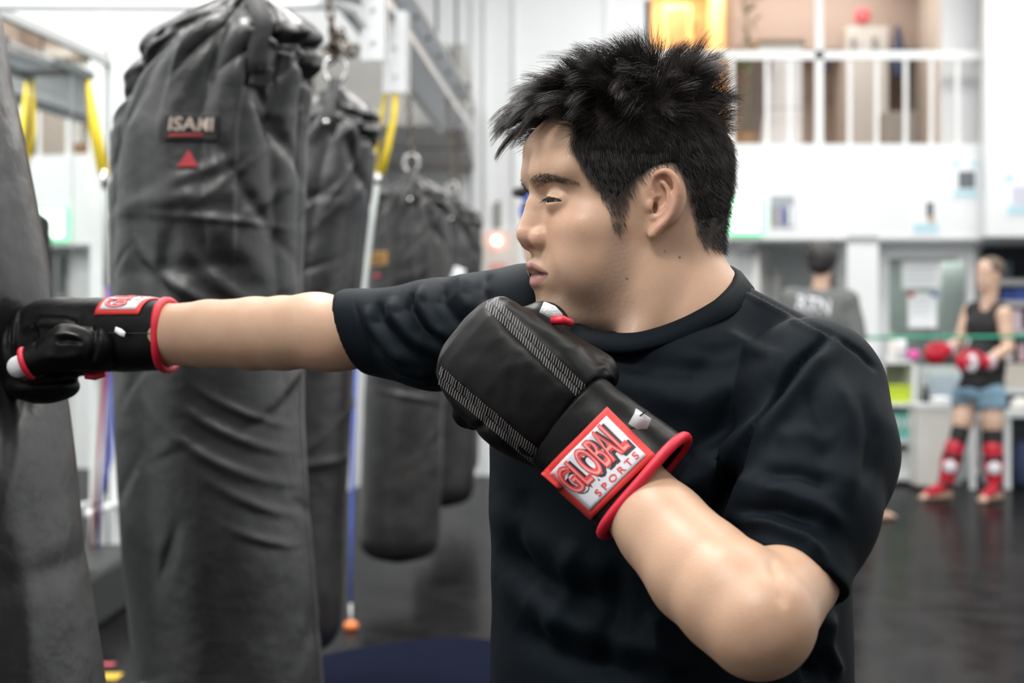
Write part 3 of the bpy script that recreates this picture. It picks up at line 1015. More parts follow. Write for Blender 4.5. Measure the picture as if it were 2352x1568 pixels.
TY = 12.5
r = empty('side_table', (xat(2295, TY), TY, 0), 'white legged table behind the sparring man\'s rear leg', 'table')
pbox('table_top', WHITE2, 2226, 2372, 944, 958, TY, 0.5, r)
for a in (2230, 2310): 
    for dy in (0.02, 0.44): box('leg', WHITE2, xat(a, TY), xat(a + 14, TY), TY + dy, TY + dy + 0.04, 0, zat(958, TY), r)
pbox('rail', WHITE2, 2232, 2366, 1078, 1088, TY + 0.42, 0.03, r)
blob('sports_bag', NAVY, Vector((xat(2346, 12.62), 12.62, 0.17)), (0.085, 0.09, 0.2), 'navy sports bag standing under the white table', 'bag', 7, 0.1)
blob('grey_sack', mat('sack_grey', (0.5, 0.49, 0.52), 0.7), Vector((xat(2272, 12.62), 12.62, 0.17)), (0.075, 0.08, 0.2), 'pale grey sack on the floor under the white table', 'sack', 8, 0.12)
blob('white_helmet', OFFWHITE, at(2344, 938, TY + 0.2) + Vector((0, 0, 0.03)), (0.08, 0.08, 0.06), 'rounded white bundle on the white table at the picture edge', 'bundle', 9, 0.08)

# green cord stretched across the hall
tag(MB().tube([wl(10.5, 0.0, zat(776, 10.5)), Vector((1.5, 10.5, zat(772, 10.5) - 0.012)), Vector((6.5, 10.5, zat(768, 10.5)))], 0.011, 8).build('green_cord', mat('green_cord', (0.03, 0.36, 0.22), 0.5), None, True),
    'thin green cord stretched across the hall in front of the sparring man', 'cord')

# floor markings
t = tag(box('floor_tape', mat('yellow_tape', (0.6, 0.4, 0.03), 0.5), xat(212, 5.55), xat(282, 5.55), 5.46, 5.56, 0.0, 0.004), 'short yellow tape mark on the floor between the two nearest bags', 'tape')
t = tag(box('red_tape', mat('red_tape', (0.5, 0.08, 0.1), 0.5), xat(238, 5.75), xat(268, 5.75), 5.7, 5.74, 0.0, 0.004), 'small red tape mark on the floor beside the yellow tape', 'tape')
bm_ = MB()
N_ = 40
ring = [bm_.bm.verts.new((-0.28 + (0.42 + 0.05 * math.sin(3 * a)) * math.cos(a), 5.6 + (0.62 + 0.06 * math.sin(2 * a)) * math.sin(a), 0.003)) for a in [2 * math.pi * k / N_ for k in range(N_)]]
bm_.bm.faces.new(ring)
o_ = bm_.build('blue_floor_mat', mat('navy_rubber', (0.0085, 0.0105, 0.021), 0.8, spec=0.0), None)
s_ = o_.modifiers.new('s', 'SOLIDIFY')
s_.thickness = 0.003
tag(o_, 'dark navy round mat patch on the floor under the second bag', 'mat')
# ------------------------------------------------------------------ overhead beam and hanging bags
BEAMZ = 2.59


def beamx(Y):
    return -0.63 + 0.0615 * (Y - 6.78)


bmr = empty('overhead_beam', (beamx(5), 5, CEIL), 'long grey steel beam above the bag row, hung from the ceiling by thin rods', 'beam')
b_ = MB()
bdir = Vector((0.0615, 1, 0)).normalized()
bx = Vector((bdir.y, -bdir.x, 0))
BM = Matrix(((bx.x, bdir.x, 0, beamx(0)), (bx.y, bdir.y, 0, 0), (0, 0, 1, BEAMZ), (0, 0, 0, 1)))
b_.box(-0.112, 0.112, 0.6, 10.95, 0.0, 0.012, BM).box(-0.112, 0.112, 0.6, 10.95, 0.2, 0.212, BM).box(-0.006, 0.006, 0.6, 10.95, 0.01, 0.2, BM)
b_.box(0.1, 0.112, 0.6, 10.95, -0.03, 0.0, BM).box(-0.112, -0.1, 0.6, 10.95, -0.03, 0.0, BM)
b_.build('girder', STEEL, bmr)
b_ = MB()
for k in range(20):
    y = 0.9 + k * 0.52
    b_.lathe([(0.013, 0), (0.013, 0.012), (0.006, 0.02)], (0, 0, 0), 8, BM @ Matrix.Translation((0.112, y, 0.1)) @ Matrix.Rotation(math.pi / 2, 4, 'Y'))
b_.build('bolts', DARKM, bmr)
for y in (1.4, 4.4, 7.6, 9.4, 10.6):
    MB().tube([BM @ Vector((0.03, y, 0.2)), (BM @ Vector((0.03, y, 0))) * 1 + Vector((0, 0, CEIL - BEAMZ))], 0.009, 8).build('hanger_rod', DARKM, bmr)
    box('clamp', DARKM, beamx(y) - 0.06, beamx(y) + 0.12, y - 0.03, y + 0.03, BEAMZ + 0.21, BEAMZ + 0.26, bmr)
for (px0, px1, Y, py1) in ((829, 886, 6.2, 138), (879, 937, 7.0, 212)):
    b_ = MB()
    b_.box(xat(px0, Y), xat(px1, Y), Y, Y + 0.012, zat(py1, Y), BEAMZ)
    b_.box(xat(px1, Y) - 0.004, xat(px1, Y), Y, Y + 0.12, zat(py1, Y), BEAMZ)
    pl = b_.build('bracket_plate', WHITE2, bmr)
    for q in (0.25, 0.72):
        Mx = Matrix.Translation(((xat(px0, Y) + xat(px1, Y)) / 2, Y, zat(py1, Y) + 0.3 * q * 0.9)) @ Matrix.Rotation(math.pi / 2, 4, 'X')
        MB().lathe([(0.009, 0), (0.009, 0.005), (0.004, 0.008)], (0, 0, 0), 8, Mx).build('bolt', GREYLINE, pl)
MB().tube([wl(6.25, 0.0, 2.455), Vector((-0.68, 6.22, 2.455)), Vector((-0.6, 6.215, 2.43)), Vector((-0.57, 6.215, 2.36))], 0.022, 12).build('cross_pipe', WHITE2, bmr, True)


def chain_mesh(name, p0, p1, parent, r=0.0045, link_l=0.042, w=0.011, clump=None):
    """steel chain links from p0 down to p1"""
    p0, p1 = Vector(p0), Vector(p1)
    d = (p1 - p0)
    n = max(2, int(d.length / (link_l * 0.74)))
    b = MB()
    t = d.normalized()
    a = t.cross(Vector((0.3, 1, 0.1))).normalized()
    c = t.cross(a)

    def one(cen, tt, s):
        pts = []
        h = link_l / 2 - w
        for k in range(12):
            an = 2 * math.pi * k / 12
            pts.append(cen + s * math.cos(an) * w + tt * (math.sin(an) * w + (h if math.sin(an) > 0.01 else -h if math.sin(an) < -0.01 else 0)))
        b.tube(pts, r, 6, True)
    for k in range(n):
        one(p0 + d * ((k + 0.5) / n), t, a if k % 2 else c)
    if clump is not None:
        rr_ = random.Random(5)
        for k in range(16):
            tt = Vector((rr_.uniform(-1, 1), rr_.uniform(-1, 1), rr_.uniform(-1.4, 1.4))).normalized()
            one(Vector(clump) + Vector((rr_.gauss(0, 0.022), rr_.gauss(0, 0.022), rr_.gauss(0, 0.035))), tt, tt.cross(Vector((0.2, 0.5, 0.7))).normalized())
    return b.build(name, CHAINM, parent, True)


class Bag:
    """heavy bag: axis curve from apex to bottom, round section, gathered top, creased cover"""

    def __init__(self, axis, R, seed=1, nth=220, ns=360, gather=9, dent=None, panel=None, ridges=70, creases=()):
        A = np.array(axis, float)          # rows x,y,z from apex down
        L = np.concatenate([[0], np.cumsum(np.linalg.norm(np.diff(A, axis=0), axis=1))])
        self.len = L[-1]
        # arc length list: dense at the top
        u = np.linspace(0, 1, ns)
        s = self.len * (u ** 1.25 * 0.6 + u * 0.4)
        s = s / s[-1] * self.len
        C = np.stack([np.interp(s, L, A[:, i]) for i in range(3)], 1)
        for _ in range(30):
            C[1:-1] = 0.5 * C[1:-1] + 0.25 * (C[:-2] + C[2:])
        pr = np.array([(0, 0.012), (0.02, 0.034), (0.04, 0.066), (0.07, 0.115), (0.095, 0.150), (0.115, 0.162), (0.14, 0.165), (0.2, 0.171), (0.3, 0.183), (0.4, 0.187), (0.7, 0.186), (self.len - 0.16, 0.188), (self.len - 0.10, 0.186), (self.len - 0.06, 0.172), (self.len - 0.025, 0.135), (self.len - 0.008, 0.08), (self.len, 0.01)])
        r = np.interp(s, pr[:, 0], pr[:, 1]) * (R / 0.187)
        for _ in range(6): r[1:-1] = 0.5 * r[1:-1] + 0.25 * (r[:-2] + r[2:])
        th = np.linspace(0, 2 * np.pi, nth, endpoint=False)       # 0 = +x, -pi/2 = towards the camera
        S, TH = np.meshgrid(s, th, indexing='ij')
        rs = np.random.RandomState(seed)
        D = np.zeros_like(S)
        # gathers pulled up to the ring
        ph = rs.uniform(0, 6.28, 3)
        env = smoothstep(S, 0.01, 0.05) * (0.55 * (1 - smoothstep(S, 0.10, 0.3)) + 0.45 * (1 - smoothstep(S, 0.2, 1.0)))
        warp = TH + 0.25 * np.sin(2 * TH + ph[0]) + 0.5 * (S - 0.1) * np.sin(TH + ph[1])
        g = np.abs(np.cos(gather / 2 * warp + ph[2]))
        D += env * R * (0.24 * (g ** 0.7 - 0.6))
        env2 = smoothstep(S, 0.03, 0.09) * (1 - smoothstep(S, 0.14, 0.24))
        g2 = np.abs(np.sin((gather + 4) / 2 * (TH + 0.15 * np.sin(3 * TH)) + 26 * S))
        D += env2 * R * 0.06 * (g2 ** 0.6 - 0.6)
        # long soft creases
        creases = tuple(creases) + tuple((FRONT + q[0] + jit, q[1]) + q[2:] for jit, q in zip(rs.normal(0, 0.08, 7), (
            (0.95, 0.128, -0.10, 0.15, 0.011, -0.020), (1.0, 0.172, -0.42, 0.15, 0.014, -0.022), (0.9, 0.150, -0.25, 0.13, 0.009, 0.008),
            (-0.9, 0.135, 0.25, 0.14, 0.012, -0.018), (-1.05, 0.19, 0.62, 0.14, 0.014, -0.020), (-1.0, 0.163, 0.45, 0.12, 0.010, 0.009), (0.75, 0.26, -0.95, 0.16, 0.018, -0.014))))
        for k in range(ridges):
            t0, s0 = rs.uniform(0, 6.283), rs.uniform(0.12, self.len - 0.25) * rs.uniform(0.35, 1)
            ang = rs.normal(0.55, 0.35)
            ln, wd = rs.uniform(0.05, 0.16), rs.uniform(0.007, 0.02)
            am = rs.normal(0, 0.0036)
            dx = ((TH - t0 + np.pi) % (2 * np.pi) - np.pi) * R
            dz = S - s0
            a = dx * math.cos(ang) - dz * math.sin(ang)
            b = dx * math.sin(ang) + dz * math.cos(ang)
            D += am * np.exp(-(a / ln) ** 2 - (b / wd) ** 2)
        for (t0, s0, ang, ln, wd, am) in creases:
            dx = ((TH - t0 + np.pi) % (2 * np.pi) - np.pi) * R
            dz = S - s0
            a = dx * math.cos(ang) - dz * math.sin(ang)
            b = dx * math.sin(ang) + dz * math.cos(ang) + 1.2 * a * a
            D += am * np.exp(-(a / ln) ** 2 - (b / wd) ** 2)
        P2 = np.stack([np.cos(TH).ravel() * R * 3, np.sin(TH).ravel() * R * 3, S.ravel() * 2.2], 1)
        D += (0.006 * vnoise(P2, seed + 11, 2)).reshape(S.shape)
        if panel is not None:               # sewn-on strip: (theta0, theta1, s0, s1)
            a0, a1, q0, q1 = panel
            e = 0.02
            m = smoothstep(TH, a0 % 6.283 - e, a0 % 6.283 + e) * (1 - smoothstep(TH, a1 % 6.283 - e, a1 % 6.283 + e)) * smoothstep(S, q0 - 0.004, q0 + 0.004) * (1 - smoothstep(S, q1 - 0.12, q1 + 0.02))
            D += 0.005 * m
        RR = np.maximum(r[:, None] + D * smoothstep(r[:, None], 0.01, 0.06), 0.004)
        X = C[:, 0][:, None] + RR * np.cos(TH)
        Y = C[:, 1][:, None] + RR * np.sin(TH)
        Z = np.repeat(C[:, 2][:, None], nth, 1)
        # tilt the rings with the axis: shear is enough for these small leans
        V = np.stack([X, Y, Z], 2)
        if dent is not None:
            for (c, rad, amt, dr) in dent:
                dd = np.linalg.norm(V - np.array(c), axis=2)
                V += np.array(dr) * (amt * np.exp(-(dd / rad) ** 2))[:, :, None]
        self.V = V
        idx = np.arange(ns * nth).reshape(ns, nth)
        q = np.stack([idx[:-1], np.roll(idx, -1, 1)[:-1], np.roll(idx, -1, 1)[1:], idx[1:]], 2).reshape(-1, 4)[:, ::-1]
        self.Vf, self.Q = V.reshape(-1, 3), q
        self.s, self.th, self.C, self.r, self.R = s, th, C, r, R
        self.tree = BVHTree.FromPolygons([Vector(v) for v in self.Vf], [tuple(int(i) for i in f) for f in q])

    def hit(self, th, s, off=0.002):
        c = Vector([np.interp(s, self.s, self.C[:, i]) for i in range(3)])
        d = Vector((math.cos(th), math.sin(th), 0))
        h = self.tree.ray_cast(c + d * 0.6, -d)
        if h[0] is None: return c + d * self.R, d
        return h[0] + h[1] * off, h[1]

    def patch(self, name, m, th0, th1, s0, s1, parent, off=0.003, n=12, thick=0.002, rot=0.0):
        """a label sewn on the cover, following its surface"""
        b = MB()
        rows = []
        tc, sc = (th0 + th1) / 2, (s0 + s1) / 2
        for i in range(n + 1):
            row = []
            for j in range(n + 1):
                u, v = (j / n - 0.5) * (th1 - th0) * self.R, (i / n - 0.5) * (s1 - s0)
                u, v = u * math.cos(rot) - v * math.sin(rot), u * math.sin(rot) + v * math.cos(rot)
                row.append(b.bm.verts.new(self.hit(tc + u / self.R, sc + v, off)[0]))
            rows.append(row)
        for A, B in zip(rows[:-1], rows[1:]):
            for j in range(n): b.bm.faces.new((A[j], A[j + 1], B[j + 1], B[j]))
        o = b.build(name, m, parent, True)
        so = o.modifiers.new('s', 'SOLIDIFY')
        so.thickness = thick
        so.offset = 0
        return o

    def word(self, name, body, m, tc, sc, size, parent, off=0.0045, xs=1.0, bold=0.02, shear=0.0):
        V, F = text_mesh(body, size, bold * size, shear, 0, xs)
        W = [self.hit(tc + x / self.R, sc - y, off)[0] for x, y, z in V]
        return mesh_np(name, W, F, m, parent, False)


CREAMT = mat('label_cream', (0.46, 0.38, 0.32), 0.7)
LABELB = mat('label_black', (0.012, 0.012, 0.013), 0.7)
LABELR = mat('label_red', (0.42, 0.03, 0.04), 0.6)
LABELO = mat('label_orange', (0.36, 0.19, 0.04), 0.6)
FRONT = -math.pi / 2


def ring(name, c, R, r, parent, m=CHROME, tilt=0.0, sy=1.25):
    pts = [Vector(c) + Matrix.Rotation(tilt, 3, 'Z') @ Vector((R * math.cos(a), 0.0, R * sy * math.sin(a))) for a in [2 * math.pi * k / 18 for k in range(18)]]
    return MB().tube(pts, r, 8, True).build(name, m, parent, True)


# the punched bag
ax0 = [(-0.876, 1.985, 2.05), (-0.846, 1.98, 1.75), (-0.811, 1.975, 1.50), (-0.763, 1.97, 1.25), (-0.727, 1.97, 1.0), (-0.695, 1.97, 0.75), (-0.668, 1.97, 0.5), (-0.643, 1.97, 0.28)]
bag0 = Bag(ax0, 0.186, 3, ridges=60, dent=[((-0.60, 1.87, 1.115), 0.07, 0.03, (-0.75, 0.4, 0))],
           creases=[(-0.75, 0.55, 1.15, 0.2, 0.016, 0.004), (-0.9, 0.62, 1.3, 0.22, 0.012, -0.004), (-0.55, 1.02, 1.25, 0.12, 0.013, 0.005), (-0.8, 1.05, 1.1, 0.12, 0.01, 0.005), (-1.0, 1.0, 0.95, 0.1, 0.01, -0.005), (-0.7, 1.3, 1.35, 0.25, 0.02, 0.004), (-1.1, 0.8, 0.7, 0.1, 0.012, 0.004)])
r0 = empty('heavy_bag', ax0[0], 'black leather heavy bag at the left edge, leaning under the punching glove', 'punching bag', 'row of hanging heavy bags')
mesh_np('cover', bag0.Vf, bag0.Q, VINYL, r0)
ring('hang_ring', Vector(ax0[0]) + Vector((0, 0, 0.045)), 0.036, 0.006, r0)
chain_mesh('hang_chain', (beamx(2) - 0.02, 2.0, BEAMZ), Vector(ax0[0]) + Vector((0.005, 0, 0.085)), r0)

# nearest full bag
ax1 = [(-0.512, 3.13, 1.84), (-0.53, 3.13, 1.76), (-0.565, 3.13, 1.66), (-0.588, 3.13, 1.55), (-0.595, 3.13, 1.3), (-0.59, 3.13, 1.0), (-0.572, 3.13, 0.75), (-0.552, 3.13, 0.5), (-0.53, 3.13, 0.16)]
bag1 = Bag(ax1, 0.184, 7, nth=300, ns=420, ridges=80, gather=9, panel=(FRONT - 0.36, FRONT + 0.45, 0.07, 0.6),
           creases=[(FRONT + 0.3, 0.50, -0.75, 0.16, 0.03, 0.007), (FRONT + 0.5, 0.62, -0.6, 0.14, 0.016, 0.006), (FRONT + 0.15, 0.66, -0.55, 0.12, 0.014, -0.006), (FRONT - 0.1, 0.60, -0.6, 0.1, 0.012, 0.006),
                    (FRONT + 0.6, 0.44, -0.9, 0.15, 0.014, -0.006), (FRONT + 0.35, 0.87, -0.45, 0.1, 0.01, 0.005), (FRONT + 0.2, 0.92, -0.5, 0.12, 0.011, 0.005), (FRONT + 0.5, 0.83, -0.4, 0.08, 0.008, 0.004),
                    (FRONT + 0.55, 1.0, -0.4, 0.08, 0.01, 0.004), (FRONT + 0.65, 1.07, -0.3, 0.06, 0.008, 0.004), (FRONT - 0.9, 0.3, 0.9, 0.14, 0.014, -0.008), (FRONT - 1.1, 0.22, 0.8, 0.1, 0.012, 0.009)])
r1 = empty('heavy_bag', ax1[0], 'big black heavy bag behind the punching forearm, with maker label and red triangle', 'punching bag', 'row of hanging heavy bags')
mesh_np('cover', bag1.Vf, bag1.Q, VINYL, r1)
lb = bag1.patch('maker_label', LABELB, FRONT - 0.27, FRONT + 0.27, 0.283, 0.333, r1, 0.004)
bag1.word('lettering', 'ISAMI', CREAMT, FRONT + 0.0, 0.302, 0.034, lb, 0.0075, 1.05, 0.022)
bag1.patch('underline', LABELR, FRONT - 0.21, FRONT + 0.13, 0.3205, 0.3245, lb, 0.0065, 6, 0.001, -0.03)
b_ = MB()
tri = [bag1.hit(FRONT - 0.02 + a / 0.184, 0.37 + b, 0.004)[0] for a, b in ((-0.018, 0.012), (0.018, 0.012), (0.0, -0.02))]
b_.bm.faces.new([b_.bm.verts.new(p) for p in tri])
tr_ = b_.build('red_triangle', LABELR, r1)
so = tr_.modifiers.new('s', 'SOLIDIFY')
so.thickness = 0.003
bag1.word('triangle_mark', 'A', CREAMT, FRONT - 0.02, 0.372, 0.018, tr_, 0.0065)
# hanging strap over the top folds
pts = [Vector(ax1[0]) + Vector((0.0, -0.01, 0.03))] + [bag1.hit(FRONT + 0.33 + 0.24 * k / 7, 0.012 + 0.027 * k, 0.009)[0] for k in range(8)]
MB().strip(pts, (1, 0.25, 0.1), 0.036, 0.006).build('hang_strap', WEB, r1, True)
bag1.patch('strap_tab', WEB, FRONT + 0.46, FRONT + 0.70, 0.185, 0.225, r1, 0.008, 6, 0.006)
pts = [bag1.hit(FRONT + 1.42, s, -0.001)[0] for s in np.linspace(0.24, bag1.len - 0.05, 60)]
MB().tube(pts, 0.0028, 6).build('side_seam', VINYL2, r1, True)
ring('hang_ring', Vector(ax1[0]) + Vector((0, 0, 0.05)), 0.036, 0.006, r1)
chain_mesh('hang_chain', (beamx(3.13), 3.13, BEAMZ), Vector(ax1[0]) + Vector((0, 0, 0.09)), r1)


def simple_bag(Y, ax, R, seed, lab, gather=8, ridges=50, mats=VINYL, band=None, clump=None, chain_top=None):
    bg_ = Bag(ax, R, seed, nth=160, ns=240, gather=gather, ridges=ridges)
    r_ = empty('heavy_bag', ax[0], lab, 'punching bag', 'row of hanging heavy bags')
    mesh_np('cover', bg_.Vf, bg_.Q, mats, r_)
    ring('hang_ring', Vector(ax[0]) + Vector((0, 0, 0.04)), 0.034, 0.006, r_)
    pts = [Vector(ax[0]) + Vector((0, -0.004, 0.012))] + [bg_.hit(FRONT + 0.02, 0.012 + 0.025 * k, 0.006)[0] for k in range(7)]
    MB().strip(pts, (1, 0, 0), 0.034, 0.005).build('hang_strap', WEB, r_, True)
    p = bg_.hit(FRONT + 0.02, 0.145, 0.011)[0]
    MB().lathe([(0.009, 0), (0.009, 0.004), (0.005, 0.007)], (0, 0, 0), 10, Matrix.Translation(p) @ Matrix.Rotation(math.pi / 2, 4, 'X')).build('strap_rivet', CHROME, r_, True)
    chain_mesh('hang_chain', chain_top or (beamx(Y), Y, BEAMZ), Vector(ax[0]) + Vector((0, 0, 0.075)), r_, clump=clump)
    if band is not None:
        bg_.patch('bottom_band', VINYL2, -math.pi + 0.05, 0 - 0.05, bg_.len - band, bg_.len - band + 0.012, r_, 0.002, 24, 0.002)
    return bg_, r_


Y2 = 5.0
bag2, r2 = simple_bag(Y2, [(-0.55, Y2, 1.955), (-0.56, Y2, 1.85), (-0.60, Y2, 1.65), (-0.63, Y2, 1.4), (-0.658, Y2, 1.0), (-0.688, Y2, 0.5), (-0.70, Y2, 0.165)], 0.165, 21,
                      'slimmer black heavy bag half hidden behind the big labelled bag, chain knotted above it', clump=(-0.553, Y2, 2.06), chain_top=(beamx(5) + 0.13, Y2, BEAMZ + 0.0))
bag2.patch('maker_tag', CREAMT, FRONT - 0.62, FRONT - 0.46, 0.305, 0.355, r2, 0.003)
Y3 = 7.4
bag3, r3 = simple_bag(Y3, [(-0.463, Y3, 1.93), (-0.465, Y3, 1.85), (-0.473, Y3, 1.6), (-0.478, Y3, 1.3), (-0.49, Y3, 1.0), (-0.513, Y3, 0.5), (-0.522, Y3, 0.13)], 0.186, 31,
                      'black heavy bag with an orange side label hanging above the punching sleeve', mats=VINYL2, band=0.2, chain_top=(beamx(7.4) + 0.1, Y3, BEAMZ))
bag3.patch('side_label', LABELO, FRONT - 1.12, FRONT - 0.5, 0.375, 0.435, r3, 0.003)
for k in range(3):
    bag3.patch('label_line', LABELB, FRONT - 1.05, FRONT - 0.6, 0.385 + 0.016 * k, 0.391 + 0.016 * k, r3, 0.0055, 6, 0.001)
bag3.patch('red_mark', LABELR, FRONT - 0.95, FRONT - 0.7, 0.475, 0.488, r3, 0.003, 5)
Y4 = 9.3
bag4, r4 = simple_bag(Y4, [(-0.345, Y4, 1.99), (-0.348, Y4, 1.9), (-0.36, Y4, 1.5), (-0.375, Y4, 1.0), (-0.39, Y4, 0.5), (-0.4, Y4, 0.19)], 0.18, 41,
                      'black heavy bag with a white sticker, tucked behind the orange-labelled bag', mats=VINYL2, band=0.16, chain_top=(beamx(9.3) + 0.1, Y4, BEAMZ))
bag4.patch('white_sticker', PAPER, FRONT + 0.05, FRONT + 0.42, 0.42, 0.57, r4, 0.003, 8, 0.002, 0.3)
Y5 = 10.7
bag5, r5 = simple_bag(Y5, [(-0.355, Y5, 1.94), (-0.355, Y5, 1.85), (-0.36, Y5, 1.4), (-0.37, Y5, 0.8), (-0.385, Y5, 0.24)], 0.16, 51,
                      'farthest black heavy bag of the row, mostly hidden behind the stickered one', mats=VINYL2, chain_top=(beamx(10.7) + 0.02, Y5, BEAMZ))

# suspension band: yellow loop, grey cord, blue band, orange end
YS = 7.0
t = empty('resistance_band', at(900, 190, YS), 'yellow loop strap with a long blue band, hung between the second and third bags', 'band')
p_h = at(900, 186, YS + 0.06)
b_ = MB()
b_.tube([p_h + Vector((0.0, 0, 0.03)), p_h + Vector((0.022, 0, 0.01)), p_h + Vector((0.02, 0, -0.03)), p_h + Vector((-0.02, 0, -0.03)), p_h + Vector((-0.022, 0, 0.01))], 0.006, 8, True)
b_.tube([p_h + Vector((0.0, 0, 0.03)), p_h + Vector((0.0, -0.03, 0.07))], 0.012, 8)
b_.build('carabiner', DARKM, t, True)
low = at(868, 402, YS)
MB().strip([p_h + Vector((0.02, -0.01, -0.02)), at(905, 265, YS - 0.03), at(890, 340, YS - 0.02), low + Vector((0.012, -0.012, 0))], (1, 0, 0.2), [0.02, 0.03, 0.034, 0.044], 0.003).build('strap_front', YELLOW, t, True)
MB().strip([p_h + Vector((-0.02, 0.01, -0.02)), at(875, 265, YS + 0.05), at(860, 345, YS + 0.02), low + Vector((-0.02, 0.004, 0.01))], (1, 0, 0.2), [0.016, 0.024, 0.03, 0.036], 0.003).build('strap_back', YELLOW, t, True)
MB().tube([low + Vector((0, 0, 0.01)), low - Vector((0.004, 0, 0.05))], [0.016, 0.01], 10).build('buckle', CHROME, t, True)
mid = at(834, 660, YS - 0.15)
MB().tube([low - Vector((0.004, 0, 0.045)), at(852, 520, YS - 0.08), mid, at(818, 840, YS - 0.3)], [0.011, 0.013, 0.016, 0.018], 10).build('grey_cord', mat('grey_rubber', (0.4, 0.43, 0.42), 0.5), t, True)
MB().tube([at(818, 835, YS - 0.3), at(811, 1000, YS - 0.35), at(807, 1200, YS - 0.45), at(805, 1385, YS - 0.55)], [0.02, 0.021, 0.019, 0.015], 10, False, 0.35).build('blue_cord', BLUE, t, True)
endp = at(806, 1428, YS - 0.585)
MB().tube([at(805, 1384, YS - 0.55), Vector((endp.x, endp.y, 0.035))], 0.006, 8).build('end_cord', mat('end_cord', (0.5, 0.5, 0.5), 0.5), t, True)
MB().lathe([(0.02, 0.0), (0.03, 0.008), (0.028, 0.025), (0.012, 0.036)], (endp.x, endp.y, 0.0), 16).build('end_ball', ORANGE, t, True)

# equipment on the mirror wall
PY = 7.62
t = empty('wall_upright', wl(PY, 0.05), 'white upright post with short pegs at the end of the mirrors', 'post')
wallbox('post', WHITE2, PY - 0.05, PY + 0.06, 0.02, 0.1, 0.0, 2.6, t)
for y_ in (846, 1158):
    z_ = zat(y_, PY - 0.1)
    MB().tube([wl(PY, 0.06, z_), wl(PY - 0.5, 0.1, z_)], 0.018, 10).build('peg', WHITE2, t, True)
t = empty('strap_bar', at(140, 165, 6.5), 'dark bracket bar along the mirror top with a yellow strap hook', 'bar')
for Ya in (6.05, 6.95):
    zz = 2.33 if Ya < 6.5 else 2.30
    wallbox('bracket', DARKM, Ya - 0.015, Ya + 0.015, 0.0, 0.15, zz, zz + 0.02, t)
wallbox('rail', GREYLINE, 6.0, 7.05, 0.14, 0.155, 2.30, 2.315, t)
for Ya, Yb in ((6.0, 6.22), (6.65, 7.05)):
    wallbox('clamp', mat('clamp_dark', (0.09, 0.11, 0.11), 0.5), Ya, Yb, 0.135, 0.16, 2.29, 2.325, t)
t = empty('hanging_strap', wl(7.0, 0.16, 2.28), 'yellow strap with red, blue and grey bands hung beside the mirror', 'band')
h0 = wl(7.0, 0.15, 2.29)
e0 = at(236, 402, 7.0)
MB().strip([h0, at(222, 300, 7.0), e0 + Vector((0.01, 0, 0))], (1, 0.13, 0), [0.02, 0.04, 0.045], 0.003).build('strap_front', YELLOW, t, True)
MB().strip([h0 + Vector((-0.01, 0.03, 0)), at(212, 300, 7.04), e0 + Vector((-0.012, 0.03, 0))], (1, 0.13, 0), [0.018, 0.03, 0.035], 0.003).build('strap_back', YELLOW, t, True)
MB().tube([e0 + Vector((0, 0.01, 0.02)), e0 + Vector((0.002, 0.01, -0.06))], [0.017, 0.01], 10).build('buckle', CHROME, t, True)
MB().tube([e0 + Vector((0.002, 0.01, -0.05)), at(242, 520, 7.0), at(243, 660, 7.0)], [0.009, 0.011, 0.013], 10).build('grey_cord', mat('grey_rubber_b', (0.36, 0.39, 0.38), 0.5), t, True)
for nm, m_, dx, ex in (('red_band', mat('red_rubber', (0.35, 0.03, 0.06), 0.5), 0.0, 210), ('blue_band', BLUE, 0.03, 238), ('grey_band', mat('slate_rubber', (0.16, 0.17, 0.17), 0.5), -0.012, 222), ('violet_band', mat('violet_rubber', (0.16, 0.1, 0.3), 0.5), 0.015, 226)):
    y1 = 1262 if nm != 'blue_band' else 1135
    MB().tube([at(243, 655, 7.0) + Vector((dx * 0.3, dx, 0)), at(240, 850, 7.0) + Vector((dx, 0.02, 0)), at((240 + ex) / 2, 1050, 6.95) + Vector((dx, 0, 0)), at(ex, y1, 6.9)], [0.013, 0.017, 0.017, 0.016], 10, False, 0.4).build(nm, m_, t, True)
t = empty('floor_pad', (-1.8, 6.4, 0), 'low black padded block on the floor in front of the mirror', 'pad')
box('foam_block', mat('black_foam', (0.03, 0.034, 0.033), 0.6, bump=(80, 0.3, 0.003)), -1.95, -1.65, 5.5, 7.25, 0.0, 0.24, t, 0.03)
box('top_seam', VINYL2, -1.945, -1.655, 6.36, 6.375, 0.235, 0.243, t)
# ------------------------------------------------------------------ people in the background
SKIN2 = mat('pale_skin', (0.60, 0.40, 0.30), 0.5)
TANK = mat('black_tank', (0.012, 0.012, 0.014), 0.75)
DENIM = mat('pale_blue_cloth', (0.22, 0.36, 0.47), 0.75, noise=(25, (0.16, 0.28, 0.38), 0.4, 0.6))
GREYT = mat('grey_tshirt', (0.12, 0.128, 0.125), 0.8)
REDG = mat('red_glove_vinyl', (0.52, 0.012, 0.035), 0.36)
LOGOW = mat('logo_white', (0.72, 0.72, 0.78), 0.5)
HAIRB = mat('brown_hair', (0.13, 0.09, 0.065), 0.6, bump=(120, 0.6, 0.004))
HAIRK = mat('dark_hair', (0.014, 0.012, 0.012), 0.5, bump=(120, 0.6, 0.004))


def solid(name, m, build, lo, hi, h, parent, it=2, disp=None):
    f = Field(lo, hi, h)
    build(f)
    V, Q = f.mesh()
    V = relax(V, Q, it, 0.5)
    if disp: V = V + normals_of(V, Q) * (disp[0] * vnoise(V * disp[1], 3, 2))[:, None]
    return mesh_np(name, V, Q, m, parent)


